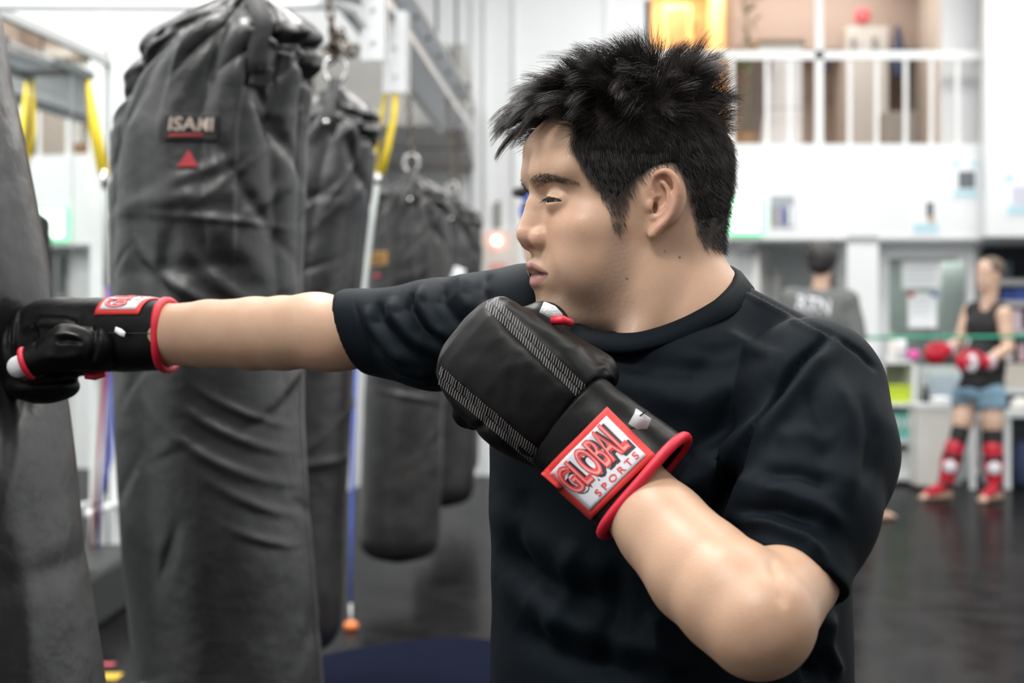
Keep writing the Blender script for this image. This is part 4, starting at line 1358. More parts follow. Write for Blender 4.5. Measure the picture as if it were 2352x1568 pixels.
def head_on(f, c, fwd, s=1.0):
    """small head with brow, nose, lips, chin and ears; c = middle of the skull"""
    fwd = Vector(fwd).normalized()
    lf = Vector((0, 0, 1)).cross(fwd)
    c = Vector(c)

    def q(x, y, z): return c + fwd * x * s + lf * y * s + Vector((0, 0, z * s))
    R = [[fwd[i], lf[i], (0, 0, 1)[i]] for i in range(3)]
    f.add(ell(q(-0.008, 0, 0.03), (0.098 * s, 0.078 * s, 0.09 * s), R), 0.01)
    f.add(ell(q(0.025, 0, -0.045), (0.062 * s, 0.06 * s, 0.07 * s), R), 0.03)
    f.add(ell(q(0.065, 0, -0.098), (0.02 * s, 0.024 * s, 0.018 * s), R), 0.015)
    f.add(cone(q(0.084, 0, 0.0), q(0.098, 0, -0.035), 0.008 * s, 0.013 * s), 0.008)
    f.add(cone(q(0.078, 0.03, 0.02), q(0.078, -0.03, 0.02), 0.012 * s, 0.012 * s), 0.015)
    for a in (1, -1):
        f.cut(ell(q(0.094, 0.03 * a, 0.0), (0.014 * s, 0.018 * s, 0.012 * s), R), 0.008)
        f.add(ell(q(0.078, 0.03 * a, -0.002), (0.011 * s, 0.012 * s, 0.009 * s), R), 0.003)
        f.add(ell(q(-0.008, 0.078 * a, -0.008), (0.018 * s, 0.007 * s, 0.032 * s), R), 0.004)
    f.add(cone(q(0.084, 0.014, -0.068), q(0.084, -0.014, -0.068), 0.006 * s, 0.006 * s), 0.004)
    f.add(cone(q(0.081, 0.013, -0.079), q(0.081, -0.013, -0.079), 0.006 * s, 0.006 * s), 0.004)
    return q, R


# --- sparring man in red shin guards
YP = 11.75


def P(px, py, dy=0.0):
    return at(px, py, YP + dy)


spar = empty('person', (P(2240, 1145).x, YP, 0), 'man in black tank top and pale blue shorts with red gloves and shin guards', 'person')
HC_ = P(2272, 632, -0.02)
fw_ = Vector((-0.93, -0.36, -0.10))
n_sh, f_sh = P(2306, 722, -0.10), P(2228, 716, 0.16)
n_el, f_el = P(2316, 800, -0.16), P(2204, 785, 0.12)
n_wr, f_wr = P(2262, 832, -0.34), P(2172, 805, -0.10)
h1, h2 = P(2222, 925, 0.07), P(2278, 928, -0.07)
k1, k2 = P(2201, 1008, -0.02), P(2281, 1012, -0.12)
a1, a2 = P(2172, 1112, -0.02), P(2288, 1112, -0.12)
t1, t2 = P(2122, 1143, -0.12), P(2258, 1152, -0.30)
a1.z = a2.z = 0.085
t1.z = t2.z = 0.03


def spar_body(f):
    q, R = head_on(f, HC_, fw_, 1.02)
    f.add(cone(HC_ + Vector((0.02, 0, -0.05)), P(2268, 712), 0.055, 0.06), 0.03)
    f.add(ell(P(2268, 748, 0.04), (0.142, 0.112, 0.125)), 0.04)
    f.add(ell(P(2255, 840), (0.14, 0.11, 0.2)), 0.06)
    f.add(ell(P(2250, 900), (0.15, 0.12, 0.11)), 0.05)
    for a, b, c in ((n_sh, n_el, n_wr), (f_sh, f_el, f_wr)):
        chain(f, [a, a.lerp(b, 0.5), b, b.lerp(c, 0.4), c], [0.062, 0.05, 0.041, 0.042, 0.03], 0.02)
    for h_, k_, a_, t_ in ((h1, k1, a1, t1), (h2, k2, a2, t2)):
        chain(f, [h_, h_.lerp(k_, 0.5), k_, k_.lerp(a_, 0.35), a_], [0.088, 0.075, 0.054, 0.055, 0.036], 0.03)
        heel = Vector((a_.x + 0.02, a_.y + 0.02, 0.03))
        f.add(cone(heel, t_, 0.033, 0.026), 0.02)
        f.add(cone(a_, heel, 0.036, 0.033), 0.02)
        sd_ = (t_ - heel).normalized().cross(Vector((0, 0, 1)))
        for k in range(5):
            f.add(cone(t_ + sd_ * (0.014 * (k - 2)), t_ + sd_ * (0.015 * (k - 2)) + (t_ - heel).normalized() * (0.03 - 0.004 * abs(k - 1)) - Vector((0, 0, 0.014)), 0.013, 0.009), 0.004)
    f.cut(halfspace((0, 0, 0.004), (0, 0, -1), [1, 10, -0.1], [6, 13, 0.05]), 0.002)


solid('body', SKIN2, spar_body, (P(2090, 900).x, YP - 0.55, -0.02), (P(2360, 900).x, YP + 0.4, P(2270, 560).z), 0.0075, spar)


def spar_hair(f):
    q = lambda x, y, z: HC_ + fw_.normalized() * x + Vector((0, 0, 1)).cross(fw_).normalized() * y + Vector((0, 0, z))
    f.add(ell(q(-0.02, 0, 0.045), (0.1, 0.088, 0.09)), 0.01)
    f.cut(halfspace(q(0.075, 0, 0.06), fw_ + Vector((0, 0, -0.95)), HC_ - Vector((0.2, 0.2, 0.2)), HC_ + Vector((0.2, 0.2, 0.3))), 0.01)
    f.cut(halfspace(q(0, 0, -0.035), (0.3, 0, -1), HC_ - Vector((0.2, 0.2, 0.2)), HC_ + Vector((0.2, 0.2, 0.3))), 0.01)


solid('hair', HAIRB, spar_hair, HC_ - Vector((0.16, 0.16, 0.16)), HC_ + Vector((0.16, 0.16, 0.2)), 0.006, spar, 1, (0.004, 22))


def spar_tank(f):
    f.add(ell(P(2267, 750, 0.03), (0.160, 0.138, 0.140)), 0.04)
    f.add(cone(P(2236, 712, 0.1), P(2296, 714, -0.05), 0.066, 0.066), 0.03)
    f.add(ell(P(2258, 840), (0.162, 0.13, 0.2)), 0.06)
    f.add(ell(P(2254, 885), (0.168, 0.14, 0.08)), 0.05)
    f.cut(cone(P(2265, 650), P(2250, 732, -0.14), 0.066, 0.02), 0.008)
    f.cut(cone(n_sh + Vector((0.055, -0.05, 0.03)), n_sh + Vector((0.065, -0.02, -0.1)), 0.055, 0.05), 0.01)
    f.cut(cone(f_sh + Vector((-0.055, -0.02, 0.04)), f_sh + Vector((-0.055, 0, -0.09)), 0.04, 0.035), 0.01)
    f.cut(halfspace(P(2254, 902), (0.25, 0, -1), (1, YP - 0.6, 0.5), (6, YP + 0.6, 1.1)), 0.005)


solid('tank_top', TANK, spar_tank, (P(2160, 900).x, YP - 0.32, P(0, 925).z), (P(2345, 900).x, YP + 0.36, P(0, 640).z), 0.008, spar, 2, (0.006, 8))


def spar_shorts(f):
    f.add(ell(P(2250, 900), (0.165, 0.14, 0.09)), 0.05)
    for h_, k_ in ((h1, k1), (h2, k2)):
        f.add(cone(h_ + Vector((0, 0, 0.06)), h_.lerp(k_, 0.16), 0.105, 0.108), 0.03)
        f.cut(halfspace(h_.lerp(k_, 0.17), (k_ - h_), h_ - Vector((0.16, 0.2, 0.3)), h_ + Vector((0.16, 0.2, 0.1))), 0.004)


solid('shorts', DENIM, spar_shorts, (P(2150, 900).x, YP - 0.35, 0.5), (P(2360, 900).x, YP + 0.36, 0.95), 0.009, spar, 2, (0.006, 10))
for h_, k_, a_, t_ in ((h1, k1, a1, t1), (h2, k2, a2, t2)):
    def knee(f, k_=k_, h_=h_, a_=a_): chain(f, [k_.lerp(h_, 0.22), k_, k_.lerp(a_, 0.25)], [0.069, 0.063, 0.062], 0.01)
    lo = [min(h_[i], k_[i], a_[i]) - 0.12 for i in range(3)]
    hi = [max(h_[i], k_[i], a_[i]) + 0.12 for i in range(3)]
    solid('knee_sleeve', TANK, knee, lo, hi, 0.008, spar)
    fr = (t_ - Vector((a_.x, a_.y, 0.03))).normalized()

    def shin(f, k_=k_, a_=a_, t_=t_, fr=fr):
        p0, p1 = k_.lerp(a_, 0.16), k_.lerp(a_, 0.92)
        chain(f, [p0 + fr * 0.012, p0.lerp(p1, 0.45) + fr * 0.016, p1 + fr * 0.012], [0.071, 0.070, 0.053], 0.01)
        f.add(cone(Vector((a_.x, a_.y, 0.085)) + fr * 0.03, t_ - fr * 0.035 + Vector((0, 0, 0.02)), 0.042, 0.034), 0.015)
        f.cut(halfspace((0, 0, 0.008), (0, 0, -1), [1, 10, -0.1], [6, 13, 0.05]), 0.002)
    lo = [min(k_[i], a_[i], t_[i]) - 0.13 for i in range(3)]
    hi = [max(k_[i], a_[i], t_[i]) + 0.13 for i in range(3)]
    sg = solid('shin_guard', REDG, shin, lo, hi, 0.007, spar)
    for tt_ in (0.36, 0.94):
        c = k_.lerp(a_, tt_) + fr * 0.012
        ax_ = (a_ - k_).normalized()
        u_ = ax_.cross(fr).normalized()
        v_ = u_.cross(ax_)
        r_ = 0.0745 if tt_ < 0.5 else 0.056
        MB().strip([c + (u_ * math.cos(b) + v_ * math.sin(b)) * r_ for b in [2 * math.pi * k / 24 for k in range(25)]], ax_, 0.036, 0.004).build('strap', TANK, sg, True)
    c = k_.lerp(a_, 0.56)
    vd = Vector((-0.25, -1, 0)).normalized()
    Mx = Matrix.Translation(c + fr * 0.014 + vd * 0.071) @ vd.to_track_quat('Z', 'Y').to_matrix().to_4x4()
    MB().lathe([(0.001, 0.009), (0.046, 0.006), (0.05, -0.004)], (0, 0, 0), 20, Mx).build('logo_disc', LOGOW, sg, True)
for w_, e_, kp, big in ((n_wr, n_el, P(2206, 826, -0.44), 1), (f_wr, f_el, P(2140, 812, -0.25), 0)):
    d_ = (kp - w_).normalized()

    def gl(f, w_=w_, kp=kp, d_=d_, e_=e_):
        f.add(ell(w_.lerp(kp, 0.72) - Vector((0, 0, 0.006)), (0.085, 0.07, 0.082)), 0.02)
        f.add(cone(w_ - d_ * 0.05, w_ + d_ * 0.03, 0.05, 0.052), 0.015)
        f.add(cone(w_.lerp(kp, 0.3) + Vector((0, -0.03, 0.045)), w_.lerp(kp, 0.85) + Vector((0, -0.03, 0.055)), 0.026, 0.026), 0.012)
    lo = [min(w_[i], kp[i]) - 0.17 for i in range(3)]
    hi = [max(w_[i], kp[i]) + 0.17 for i in range(3)]
    gg = solid('boxing_glove', REDG, gl, lo, hi, 0.006, spar)
    if big:
        vd = Vector((-0.1, -1, -0.05)).normalized()
        Mx = Matrix.Translation(w_.lerp(kp, 0.62) - Vector((0, 0, 0.012)) + vd * 0.071) @ vd.to_track_quat('Z', 'Y').to_matrix().to_4x4() @ Matrix.Diagonal((0.8, 1.2, 1, 1))
        MB().lathe([(0.001, 0.008), (0.05, 0.006), (0.057, -0.006)], (0, 0, 0), 20, Mx).build('logo_disc', LOGOW, gg, True)
    Mx = frame(w_ - d_ * 0.035, d_, Vector((0, 0, 1)))
    MB().lathe([(0.045, -0.028), (0.055, -0.026), (0.056, 0.026), (0.045, 0.028)], (0, 0, 0), 24, Mx).build('wrist_band', mat('band_pink_white', (0.62, 0.5, 0.55), 0.6), gg, True)

# --- man in the grey T-shirt seen from behind
YG = 10.2


def G(px, py, dy=0.0):
    return at(px, py, YG + dy)


back = empty('person', (G(1885, 800).x, YG, 0), 'dark-haired man seen from behind in a grey T-shirt with white letters', 'person')
HB_ = G(1888, 602)
bf = Vector((0.45, 0.88, 0))
gs1, gs2 = G(1815, 690, 0.02), G(1948, 692, -0.02)
ge1, ge2 = G(1790, 800, 0.02), G(1972, 805, -0.05)
gw1, gw2 = G(1800, 880, 0.2), G(1966, 885, 0.15)
gh1, gh2 = G(1853, 905), G(1915, 905)
gk1, gk2 = G(1845, 1040), G(1965, 1040, 0.05)
ga1, ga2 = G(1838, 1170), G(2010, 1170, 0.08)
ga1.z = ga2.z = 0.08


def back_body(f):
    head_on(f, HB_, bf, 0.98)
    f.add(cone(HB_ + Vector((0, 0, -0.05)), G(1884, 668), 0.052, 0.056), 0.03)
    f.add(ell(G(1882, 735), (0.17, 0.11, 0.17)), 0.05)
    f.add(ell(G(1882, 850), (0.15, 0.1, 0.16)), 0.05)
    for a, b, c in ((gs1, ge1, gw1), (gs2, ge2, gw2)):
        chain(f, [a, b, c], [0.055, 0.042, 0.03], 0.02)
        d = (c - b).normalized()
        f.add(ell(c + d * 0.05, (0.032, 0.045, 0.04)), 0.015)
        for k in range(5): f.add(cone(c + d * 0.07 + Vector((0.012 * (k - 2), 0, 0.0)), c + d * (0.13 if k else 0.09) + Vector((0.014 * (k - 2), 0.01, -0.02)), 0.011, 0.009), 0.004)
    for h_, k_, a_ in ((gh1, gk1, ga1), (gh2, gk2, ga2)):
        chain(f, [h_, k_, k_.lerp(a_, 0.35), a_], [0.085, 0.056, 0.055, 0.036], 0.03)
        toe = Vector((a_.x + 0.11, a_.y + 0.1, 0.026))
        heel = Vector((a_.x - 0.01, a_.y - 0.02, 0.032))
        f.add(cone(a_, heel, 0.036, 0.034), 0.02)
        f.add(cone(heel, toe, 0.034, 0.026), 0.02)
        for k in range(5): f.add(cone(toe + Vector((0.012 * (k - 2), -0.012 * (k - 2), 0)), toe + Vector((0.012 * (k - 2) + 0.028, -0.012 * (k - 2) + 0.025, -0.014)), 0.012, 0.009), 0.004)
    f.cut(halfspace((0, 0, 0.004), (0, 0, -1), [0, 9, -0.1], [6, 12, 0.05]), 0.002)


solid('body', SKIN2, back_body, (G(1740, 900).x, YG - 0.3, -0.02), (G(2110, 900).x, YG + 0.5, HB_.z + 0.16), 0.008, back)


def back_hair(f):
    f.add(ell(HB_ + Vector((-0.006, -0.012, 0.032)), (0.1, 0.106, 0.098)), 0.01)
    f.add(ell(HB_ + Vector((-0.02, -0.05, -0.03)), (0.07, 0.055, 0.05)), 0.03)
    f.cut(halfspace(HB_ + bf * 0.035, (bf.x, bf.y, -0.5), HB_ - Vector((0.2, 0.2, 0.2)), HB_ + Vector((0.2, 0.2, 0.25))), 0.01)


solid('hair', HAIRK, back_hair, HB_ - Vector((0.17, 0.17, 0.17)), HB_ + Vector((0.17, 0.17, 0.2)), 0.007, back, 1, (0.005, 22))


def back_shirt(f):
    f.add(ell(G(1882, 735), (0.195, 0.135, 0.19)), 0.05)
    f.add(cone(gs1 + Vector((0.01, 0, 0.005)), gs2 + Vector((-0.01, 0, 0.005)), 0.075, 0.075), 0.05)
    f.add(ell(G(1882, 850), (0.19, 0.13, 0.2)), 0.06)
    f.add(ell(G(1882, 905), (0.19, 0.135, 0.08)), 0.05)
    for a, b in ((gs1, ge1), (gs2, ge2)):
        f.add(cone(a, a.lerp(b, 0.8), 0.072, 0.07), 0.02)
        f.cut(halfspace(a.lerp(b, 0.82), (b - a), b - Vector((0.1, 0.12, 0.12)), b + Vector((0.1, 0.12, 0.12))), 0.003)
    f.cut(cone(G(1884, 640), G(1890, 668, 0.01), 0.06, 0.05), 0.01)


gts = solid('t_shirt', GREYT, back_shirt, (G(1730, 900).x, YG - 0.26, G(0, 950).z), (G(2030, 900).x, YG + 0.3, G(0, 630).z), 0.008, back, 2, (0.008, 7))
gtree_ = BVHTree.FromPolygons([v.co for v in gts.data.vertices], [tuple(p.vertices) for p in gts.data.polygons])
V, F = text_mesh('RTN', 1.0, 0.012, 0.15)
ext = V[:, :2].max(0) - V[:, :2].min(0)
W = []
for x, y, z in V:
    tgt = at(1858 + x / ext[0] * 76 + 4, 700 - y / ext[1] * 34 + x / ext[0] * 14, YG)
    o = Vector((tgt.x, YG - 0.6, tgt.z))
    h = gtree_.ray_cast(o, Vector((0, 1, 0)))
    W.append((h[0] + Vector((0, -0.004, 0))) if h[0] is not None else Vector((tgt.x, YG - 0.14, tgt.z)))
mesh_np('lettering', W, F, LOGOW, gts, False)


def back_pants(f):
    f.add(ell(G(1884, 915), (0.17, 0.12, 0.09)), 0.05)
    for h_, k_, a_ in ((gh1, gk1, ga1), (gh2, gk2, ga2)):
        chain(f, [h_, k_, k_.lerp(a_, 0.5)], [0.098, 0.078, 0.075], 0.03)


solid('trousers', TANK, back_pants, (G(1780, 900).x, YG - 0.2, 0.3), (G(2060, 900).x, YG + 0.3, 0.95), 0.009, back)

# --- person in blue headgear just beyond the boxer's face
YB = 5.3


def B(px, py, dy=0.0):
    return at(px, py, YB + dy)


gear = empty('person', (B(1285, 900).x, YB, 0), 'person in blue headgear half hidden behind the boxer\'s nose and lips', 'person')
HG_ = B(1262, 520)
gf = Vector((-1, -0.1, 0))


def gear_body(f):
    head_on(f, HG_, gf, 1.0)
    f.add(cone(HG_ + Vector((0.03, 0, -0.05)), B(1300, 660), 0.055, 0.06), 0.03)
    f.add(ell(B(1310, 740), (0.11, 0.17, 0.17)), 0.05)
    f.add(ell(B(1312, 900), (0.1, 0.14, 0.2)), 0.05)
    for s in (1, -1):
        a = B(1308, 690, 0.19 * s)
        b = a + Vector((0.04, 0.04 * s, -0.28))
        c = b + Vector((-0.06, -0.02 * s, -0.22))
        chain(f, [a, b, c], [0.055, 0.042, 0.03], 0.02)
        f.add(ell(c + Vector((-0.01, 0, -0.05)), (0.022, 0.035, 0.045)), 0.015)
        for k in range(5): f.add(cone(c + Vector((-0.01, 0.014 * (k - 2), -0.07)), c + Vector((-0.02, 0.014 * (k - 2), -0.13 + (0.03 if k == 0 else 0))), 0.01, 0.008), 0.004)
        h_ = B(1315, 1000, 0.09 * s)
        k_ = Vector((h_.x - 0.02, h_.y + 0.03 * s, 0.45))
        a_ = Vector((h_.x + 0.02, h_.y + 0.03 * s, 0.08))
        chain(f, [h_, k_, k_.lerp(a_, 0.35), a_], [0.085, 0.056, 0.054, 0.036], 0.03)
        f.add(cone((a_.x + 0.02, a_.y, 0.03), (a_.x - 0.13, a_.y, 0.026), 0.033, 0.028), 0.02)
    f.cut(halfspace((0, 0, 0.004), (0, 0, -1), [-0.5, 4.8, -0.1], [1, 6, 0.05]), 0.002)


solid('body', SKIN2, gear_body, (0.0, YB - 0.45, -0.02), (0.42, YB + 0.45, HG_.z + 0.16), 0.009, gear)


def gear_hat(f):
    f.add(ell(HG_ + Vector((0.012, 0, 0.035)), (0.115, 0.1, 0.1)), 0.01)
    for s in (1, -1):
        f.add(ell(HG_ + Vector((-0.045, 0.062 * s, -0.02)), (0.06, 0.028, 0.045)), 0.015)
        f.add(cone(HG_ + Vector((0.0, 0.07 * s, -0.06)), HG_ + Vector((0.02, 0.07 * s, 0.02)), 0.026, 0.03), 0.02)
    f.cut(ell(HG_ + Vector((-0.12, 0, -0.03)), (0.07, 0.05, 0.075)), 0.01)


solid('headgear', BLUE, gear_hat, HG_ - Vector((0.17, 0.17, 0.17)), HG_ + Vector((0.17, 0.17, 0.2)), 0.006, gear)
MB().tube([HG_ + Vector((-0.112 + 0.045 * abs(math.sin(a)) ** 2, 0.1 * math.sin(a), 0.112)) for a in np.linspace(-1.5, 1.5, 14)], 0.014, 8).build('brow_pad', BLACKP, gear, True)


def gear_shirt(f):
    f.add(ell(B(1310, 745), (0.13, 0.19, 0.18)), 0.05)
    f.add(cone(B(1308, 692, 0.17), B(1308, 692, -0.17), 0.075, 0.075), 0.05)
    f.add(ell(B(1313, 905), (0.125, 0.165, 0.22)), 0.05)
    f.cut(cone(B(1300, 630), B(1296, 668), 0.06, 0.05), 0.01)


solid('t_shirt', TANK, gear_shirt, (0.0, YB - 0.35, 0.7), (0.42, YB + 0.35, 1.5), 0.009, gear)


def gear_pants(f):
    f.add(ell(B(1314, 1000), (0.13, 0.16, 0.1)), 0.05)
    for s in (1, -1):
        h_ = B(1315, 1000, 0.09 * s)
        f.add(cone(h_, (h_.x - 0.02, h_.y + 0.03 * s, 0.45), 0.1, 0.085), 0.03)


solid('shorts', TANK, gear_pants, (0.0, YB - 0.35, 0.35), (0.42, YB + 0.35, 1.0), 0.009, gear)
# ------------------------------------------------------------------ the boxer
HA = math.radians(17)
HF = Vector((-math.cos(HA), -math.sin(HA), 0))       # where the face points
HL = Vector((math.sin(HA), -math.cos(HA), 0))        # his left, towards the camera
HO = Vector((0.106, 1.545, 1.2877))
HM = Matrix(((HF.x, HL.x, 0, HO.x), (HF.y, HL.y, 0, HO.y), (0, 0, 1, HO.z), (0, 0, 0, 1)))
HI = HM.inverted()


def h2w(V):
    M = np.array(HM)
    return V @ M[:3, :3].T + M[:3, 3]


def w2h(p):
    return np.array(HI @ Vector(p))


def hpx(x, y, z):
    """side-view sheet coordinates used for hairline and beard tables"""
    y = np.abs(y)
    X = HO.x + x * HF.x + y * HL.x
    Y = HO.y + x * HF.y + y * HL.y
    return 1176 + FPX * X / Y, 784 - FPX * (z + HO.z - CAM_H) / Y


def ear_pt(px, py, y):
    k = (px - 1176) / FPX
    x = (k * (HO.y + y * HL.y) - HO.x - y * HL.x) / (HF.x - k * HF.y)
    Y = HO.y + x * HF.y + y * HL.y
    return x, y, CAM_H + (784 - py) * Y / FPX - HO.z


BOX = empty('person', (0.14, 1.55, 0.0), 'man in a black T-shirt and black gloves throwing a punch at the heavy bag', 'person')

# --- head and neck
SK = np.array([  # z, front x, back x, half width, exponent
    (-0.140, 0.020, -0.02, 0.02, 2.0), (-0.127, 0.058, -0.02, 0.034, 2.0), (-0.117, 0.0715, -0.024, 0.047, 2.0), (-0.10, 0.077, -0.035, 0.0585, 2.05), (-0.086, 0.080, -0.05, 0.0655, 2.1),
    (-0.065, 0.0855, -0.07, 0.0705, 2.2), (-0.05, 0.087, -0.082, 0.0725, 2.25), (-0.035, 0.086, -0.09, 0.074, 2.3), (-0.018, 0.0855, -0.098, 0.0755, 2.3), (0.0, 0.0865, -0.103, 0.077, 2.3),
    (0.018, 0.0935, -0.105, 0.078, 2.3), (0.035, 0.0965, -0.105, 0.078, 2.25), (0.05, 0.0965, -0.104, 0.077, 2.2), (0.065, 0.0915, -0.101, 0.0745, 2.15), (0.08, 0.082, -0.094, 0.069, 2.1),
    (0.093, 0.068, -0.083, 0.060, 2.05), (0.104, 0.050, -0.066, 0.047, 2.0), (0.111, 0.030, -0.045, 0.030, 2.0), (0.1145, 0.008, -0.02, 0.010, 2.0)])

_z = np.arange(-0.16, 0.1351, 0.001)
_t = np.stack([np.interp(_z, SK[:, 0], SK[:, j]) for j in range(1, 5)], 1)
_k = np.exp(-0.5 * (np.arange(-12, 13) / 4.5) ** 2)
_k /= _k.sum()
_p = np.concatenate([np.repeat(_t[:1], 12, 0), _t, np.repeat(_t[-1:], 12, 0)])
_s = np.stack([np.convolve(_p[:, j], _k, 'valid') for j in range(4)], 1)
SKD = np.concatenate([_z[:, None], _s], 1)


def skull(X, Y, Z, grow=0.0):
    I = [np.interp(Z, SKD[:, 0], SKD[:, j]) for j in range(1, 5)]
    xc = np.minimum(-0.008, I[0] - 0.02)
    u = X - xc
    ru = np.where(u > 0, I[0] - xc, xc - I[1])
    rv = I[2]
    n = I[3]
    g = ((np.abs(u) / ru) ** n + (np.abs(Y) / rv) ** n + 1e-12) ** (1 / n)
    rho = np.sqrt(u * u + Y * Y) + 1e-9
    d = rho * (1 - 1 / np.maximum(g, 1e-3))
    d = np.where(g < 0.3, -0.5 * np.minimum(ru, rv), d)
    # flat-topped dome: fall back to an ellipsoid near the crown
    e = np.sqrt(((X + 0.008) / 0.098) ** 2 + (Y / 0.0775) ** 2 + ((Z - 0.022) / 0.094) ** 2) + 1e-9
    de = (1 - 1 / e) * np.sqrt((X + 0.008) ** 2 + Y ** 2 + (Z - 0.022) ** 2)
    w = smoothstep(Z, 0.045, 0.085)
    return d * 0.88 * (1 - w) + de * w - grow


def build_head():
    f = Field((-0.135, -0.108, -0.235), (0.118, 0.108, 0.122), 0.00125)
    f.add(([-0.13, -0.1, -0.14], [0.115, 0.1, 0.12], lambda X, Y, Z: np.maximum(skull(X, Y, Z), -0.139 - Z)), 0.004)
    # neck and the slopes to the shoulders
    nb = w2h(at(1560, 760, 1.535))
    f.add(cone((-0.035, 0, -0.06), (-0.042, 0, -0.13), 0.060, 0.060), 0.03)
    f.add(cone((-0.042, 0, -0.13), tuple(nb), 0.060, 0.066), 0.025)
    f.add(cone((-0.06, 0.035, -0.09), tuple(w2h(at(1680, 735, 1.51))), 0.03, 0.03), 0.03)
    f.add(cone((-0.06, -0.035, -0.09), tuple(w2h((0.06, 1.62, 1.16))), 0.03, 0.045), 0.03)
    f.add(cone((-0.012, 0.05, -0.075), tuple(w2h(at(1455, 800, 1.47))), 0.02, 0.016), 0.02)      # sternomastoid
    # soft jowl under the jaw
    f.add(ell((0.022, 0, -0.112), (0.052, 0.05, 0.028)), 0.025)
    f.add(ell((0.005, 0.045, -0.088), (0.045, 0.026, 0.034)), 0.02)
    f.add(ell((0.005, -0.045, -0.088), (0.045, 0.026, 0.034)), 0.02)
    for s in (1, -1):
        f.add(ell((0.052, s * 0.046, -0.034), (0.028, 0.026, 0.02)), 0.02)       # cheekbone
        f.add(ell((0.046, s * 0.044, -0.066), (0.034, 0.026, 0.03)), 0.02)      # cheek
        f.add(cone((0.0855, s * 0.012, 0.0195), (0.070, s * 0.045, 0.021), 0.0105, 0.011), 0.012)       # brow ridge
        f.cut(ell((0.098, s * 0.033, -0.0070), (0.0145, 0.021, 0.0125)), 0.011)     # socket
    f.add(ell((0.0675, 0, -0.106), (0.0165, 0.022, 0.0165)), 0.012)      # chin
    # nose
    chain(f, [(0.084, 0, 0.008), (0.0868, 0, -0.010), (0.0903, 0, -0.024), (0.0935, 0, -0.0355)], [0.0072, 0.0082, 0.0093, 0.0126], 0.007)
    f.add(cone((0.080, 0, -0.014), (0.078, 0, -0.037), 0.012, 0.0185), 0.010)
    for s in (1, -1):
        f.add(ell((0.0865, s * 0.0155, -0.0415), (0.0118, 0.0082, 0.0100)), 0.004)
    f.add(cone((0.0945, 0, -0.0438), (0.088, 0, -0.0500), 0.0054, 0.0045), 0.004)     # columella
    for s in (1, -1):
        f.cut(ell((0.0930, s * 0.0080, -0.0512), (0.0058, 0.0038, 0.0050)), 0.002)
    # mouth
    f.add(ell((0.0735, 0, -0.0735), (0.0165, 0.030, 0.021)), 0.012)
    for q in ([(0.0768, -0.0285, -0.0745), (0.0862, -0.016, -0.0690), (0.0902, -0.006, -0.0655), (0.0903, 0, -0.0664), (0.0902, 0.006, -0.0655), (0.0862, 0.016, -0.0690), (0.0768, 0.0285, -0.0745)],):
        rope(f, q, [0.0018, 0.0042, 0.0046, 0.0042, 0.0046, 0.0042, 0.0018], 0.003)
    rope(f, [(0.0758, -0.0285, -0.0755), (0.0812, -0.018, -0.0800), (0.0848, -0.009, -0.0818), (0.0860, 0, -0.0822), (0.0848, 0.009, -0.0818), (0.0812, 0.018, -0.0800), (0.0758, 0.0285, -0.0755)], [0.0018, 0.0042, 0.0054, 0.0056, 0.0054, 0.0042, 0.0018], 0.003)
    rope(f, [(0.0785, -0.0285, -0.0750), (0.0895, -0.013, -0.0745), (0.0945, 0, -0.0742), (0.0895, 0.013, -0.0745), (0.0785, 0.0285, -0.0750)], [0.0006, 0.0023, 0.0027, 0.0023, 0.0006], 0.0012, 'cut')
    rope(f, [(0.097, 0, -0.053), (0.0975, 0, -0.0600)], [0.0028, 0.0034], 0.003, 'cut')      # philtrum
    # eyelids around the eyeball, then the narrow opening
    for s in (1, -1):
        f.add(ell((0.0735, s * 0.0325, -0.0078), (0.0142, 0.0165, 0.0135)), 0.0045)
        rope(f, [(0.0885, s * 0.0165, -0.0025), (0.0888, s * 0.030, -0.0003), (0.081, s * 0.0465, -0.0036)], [0.0009, 0.0012, 0.0008], 0.0016, 'cut')      # lid fold

        def slit(X, Y, Z, s=s):
            q = (Y * s - 0.0325) / 0.0155
            zc = -0.0072 - 0.0012 * q + 0.0008 * (1 - q * q)
            hh = 0.0025 * np.sqrt(np.clip(1 - q * q, 0, 1)) - 0.0003
            return np.maximum(np.abs(Z - zc) - hh, np.maximum(0.072 - X, (np.abs(q) - 1) * 0.0155))
        f.cut(([0.07, min(s * 0.015, s * 0.05), -0.015], [0.1, max(s * 0.015, s * 0.05), 0.002], slit), 0.0008)
    # ears
    for s in (1, -1):
        def E(px, py, y, s=s):
            a = ear_pt(px, py, y)
            return (a[0], s * y, a[2])
        tilt = lambda px: 0.0765 + 0.012 * (px - 1490) / 70      # stands off towards the back
        rim = [(1503, 452), (1497, 432), (1501, 412), (1513, 398), (1527, 393), (1542, 400), (1553, 417), (1555, 440), (1550, 465), (1541, 490), (1528, 508), (1513, 522), (1499, 538)]
        f.add(ell(E(1527, 450, 0.0785), (0.0215, 0.0055, 0.027), None), 0.006)
        f.add(cone(E(1515, 470, 0.077), E(1500, 530, 0.0775), 0.009, 0.0055, ((0, 1, 0), 0.6)), 0.005)
        f.cut(ell(E(1519, 448, 0.089), (0.0135, 0.0085, 0.021)), 0.003)
        rope(f, [E(a, b, tilt(a) + 0.0035) for a, b in rim], [0.002, 0.0028, 0.003, 0.0033, 0.0036, 0.0038, 0.0038, 0.0037, 0.0036, 0.0038, 0.0042, 0.005, 0.0052], 0.0022)
        rope(f, [E(a, b, tilt(a) + 0.0025) for a, b in [(1522, 418), (1533, 432), (1537, 452), (1533, 474), (1522, 490), (1508, 500), (1500, 500)]], [0.0022, 0.0026, 0.003, 0.003, 0.0028, 0.0027, 0.0022], 0.0025)
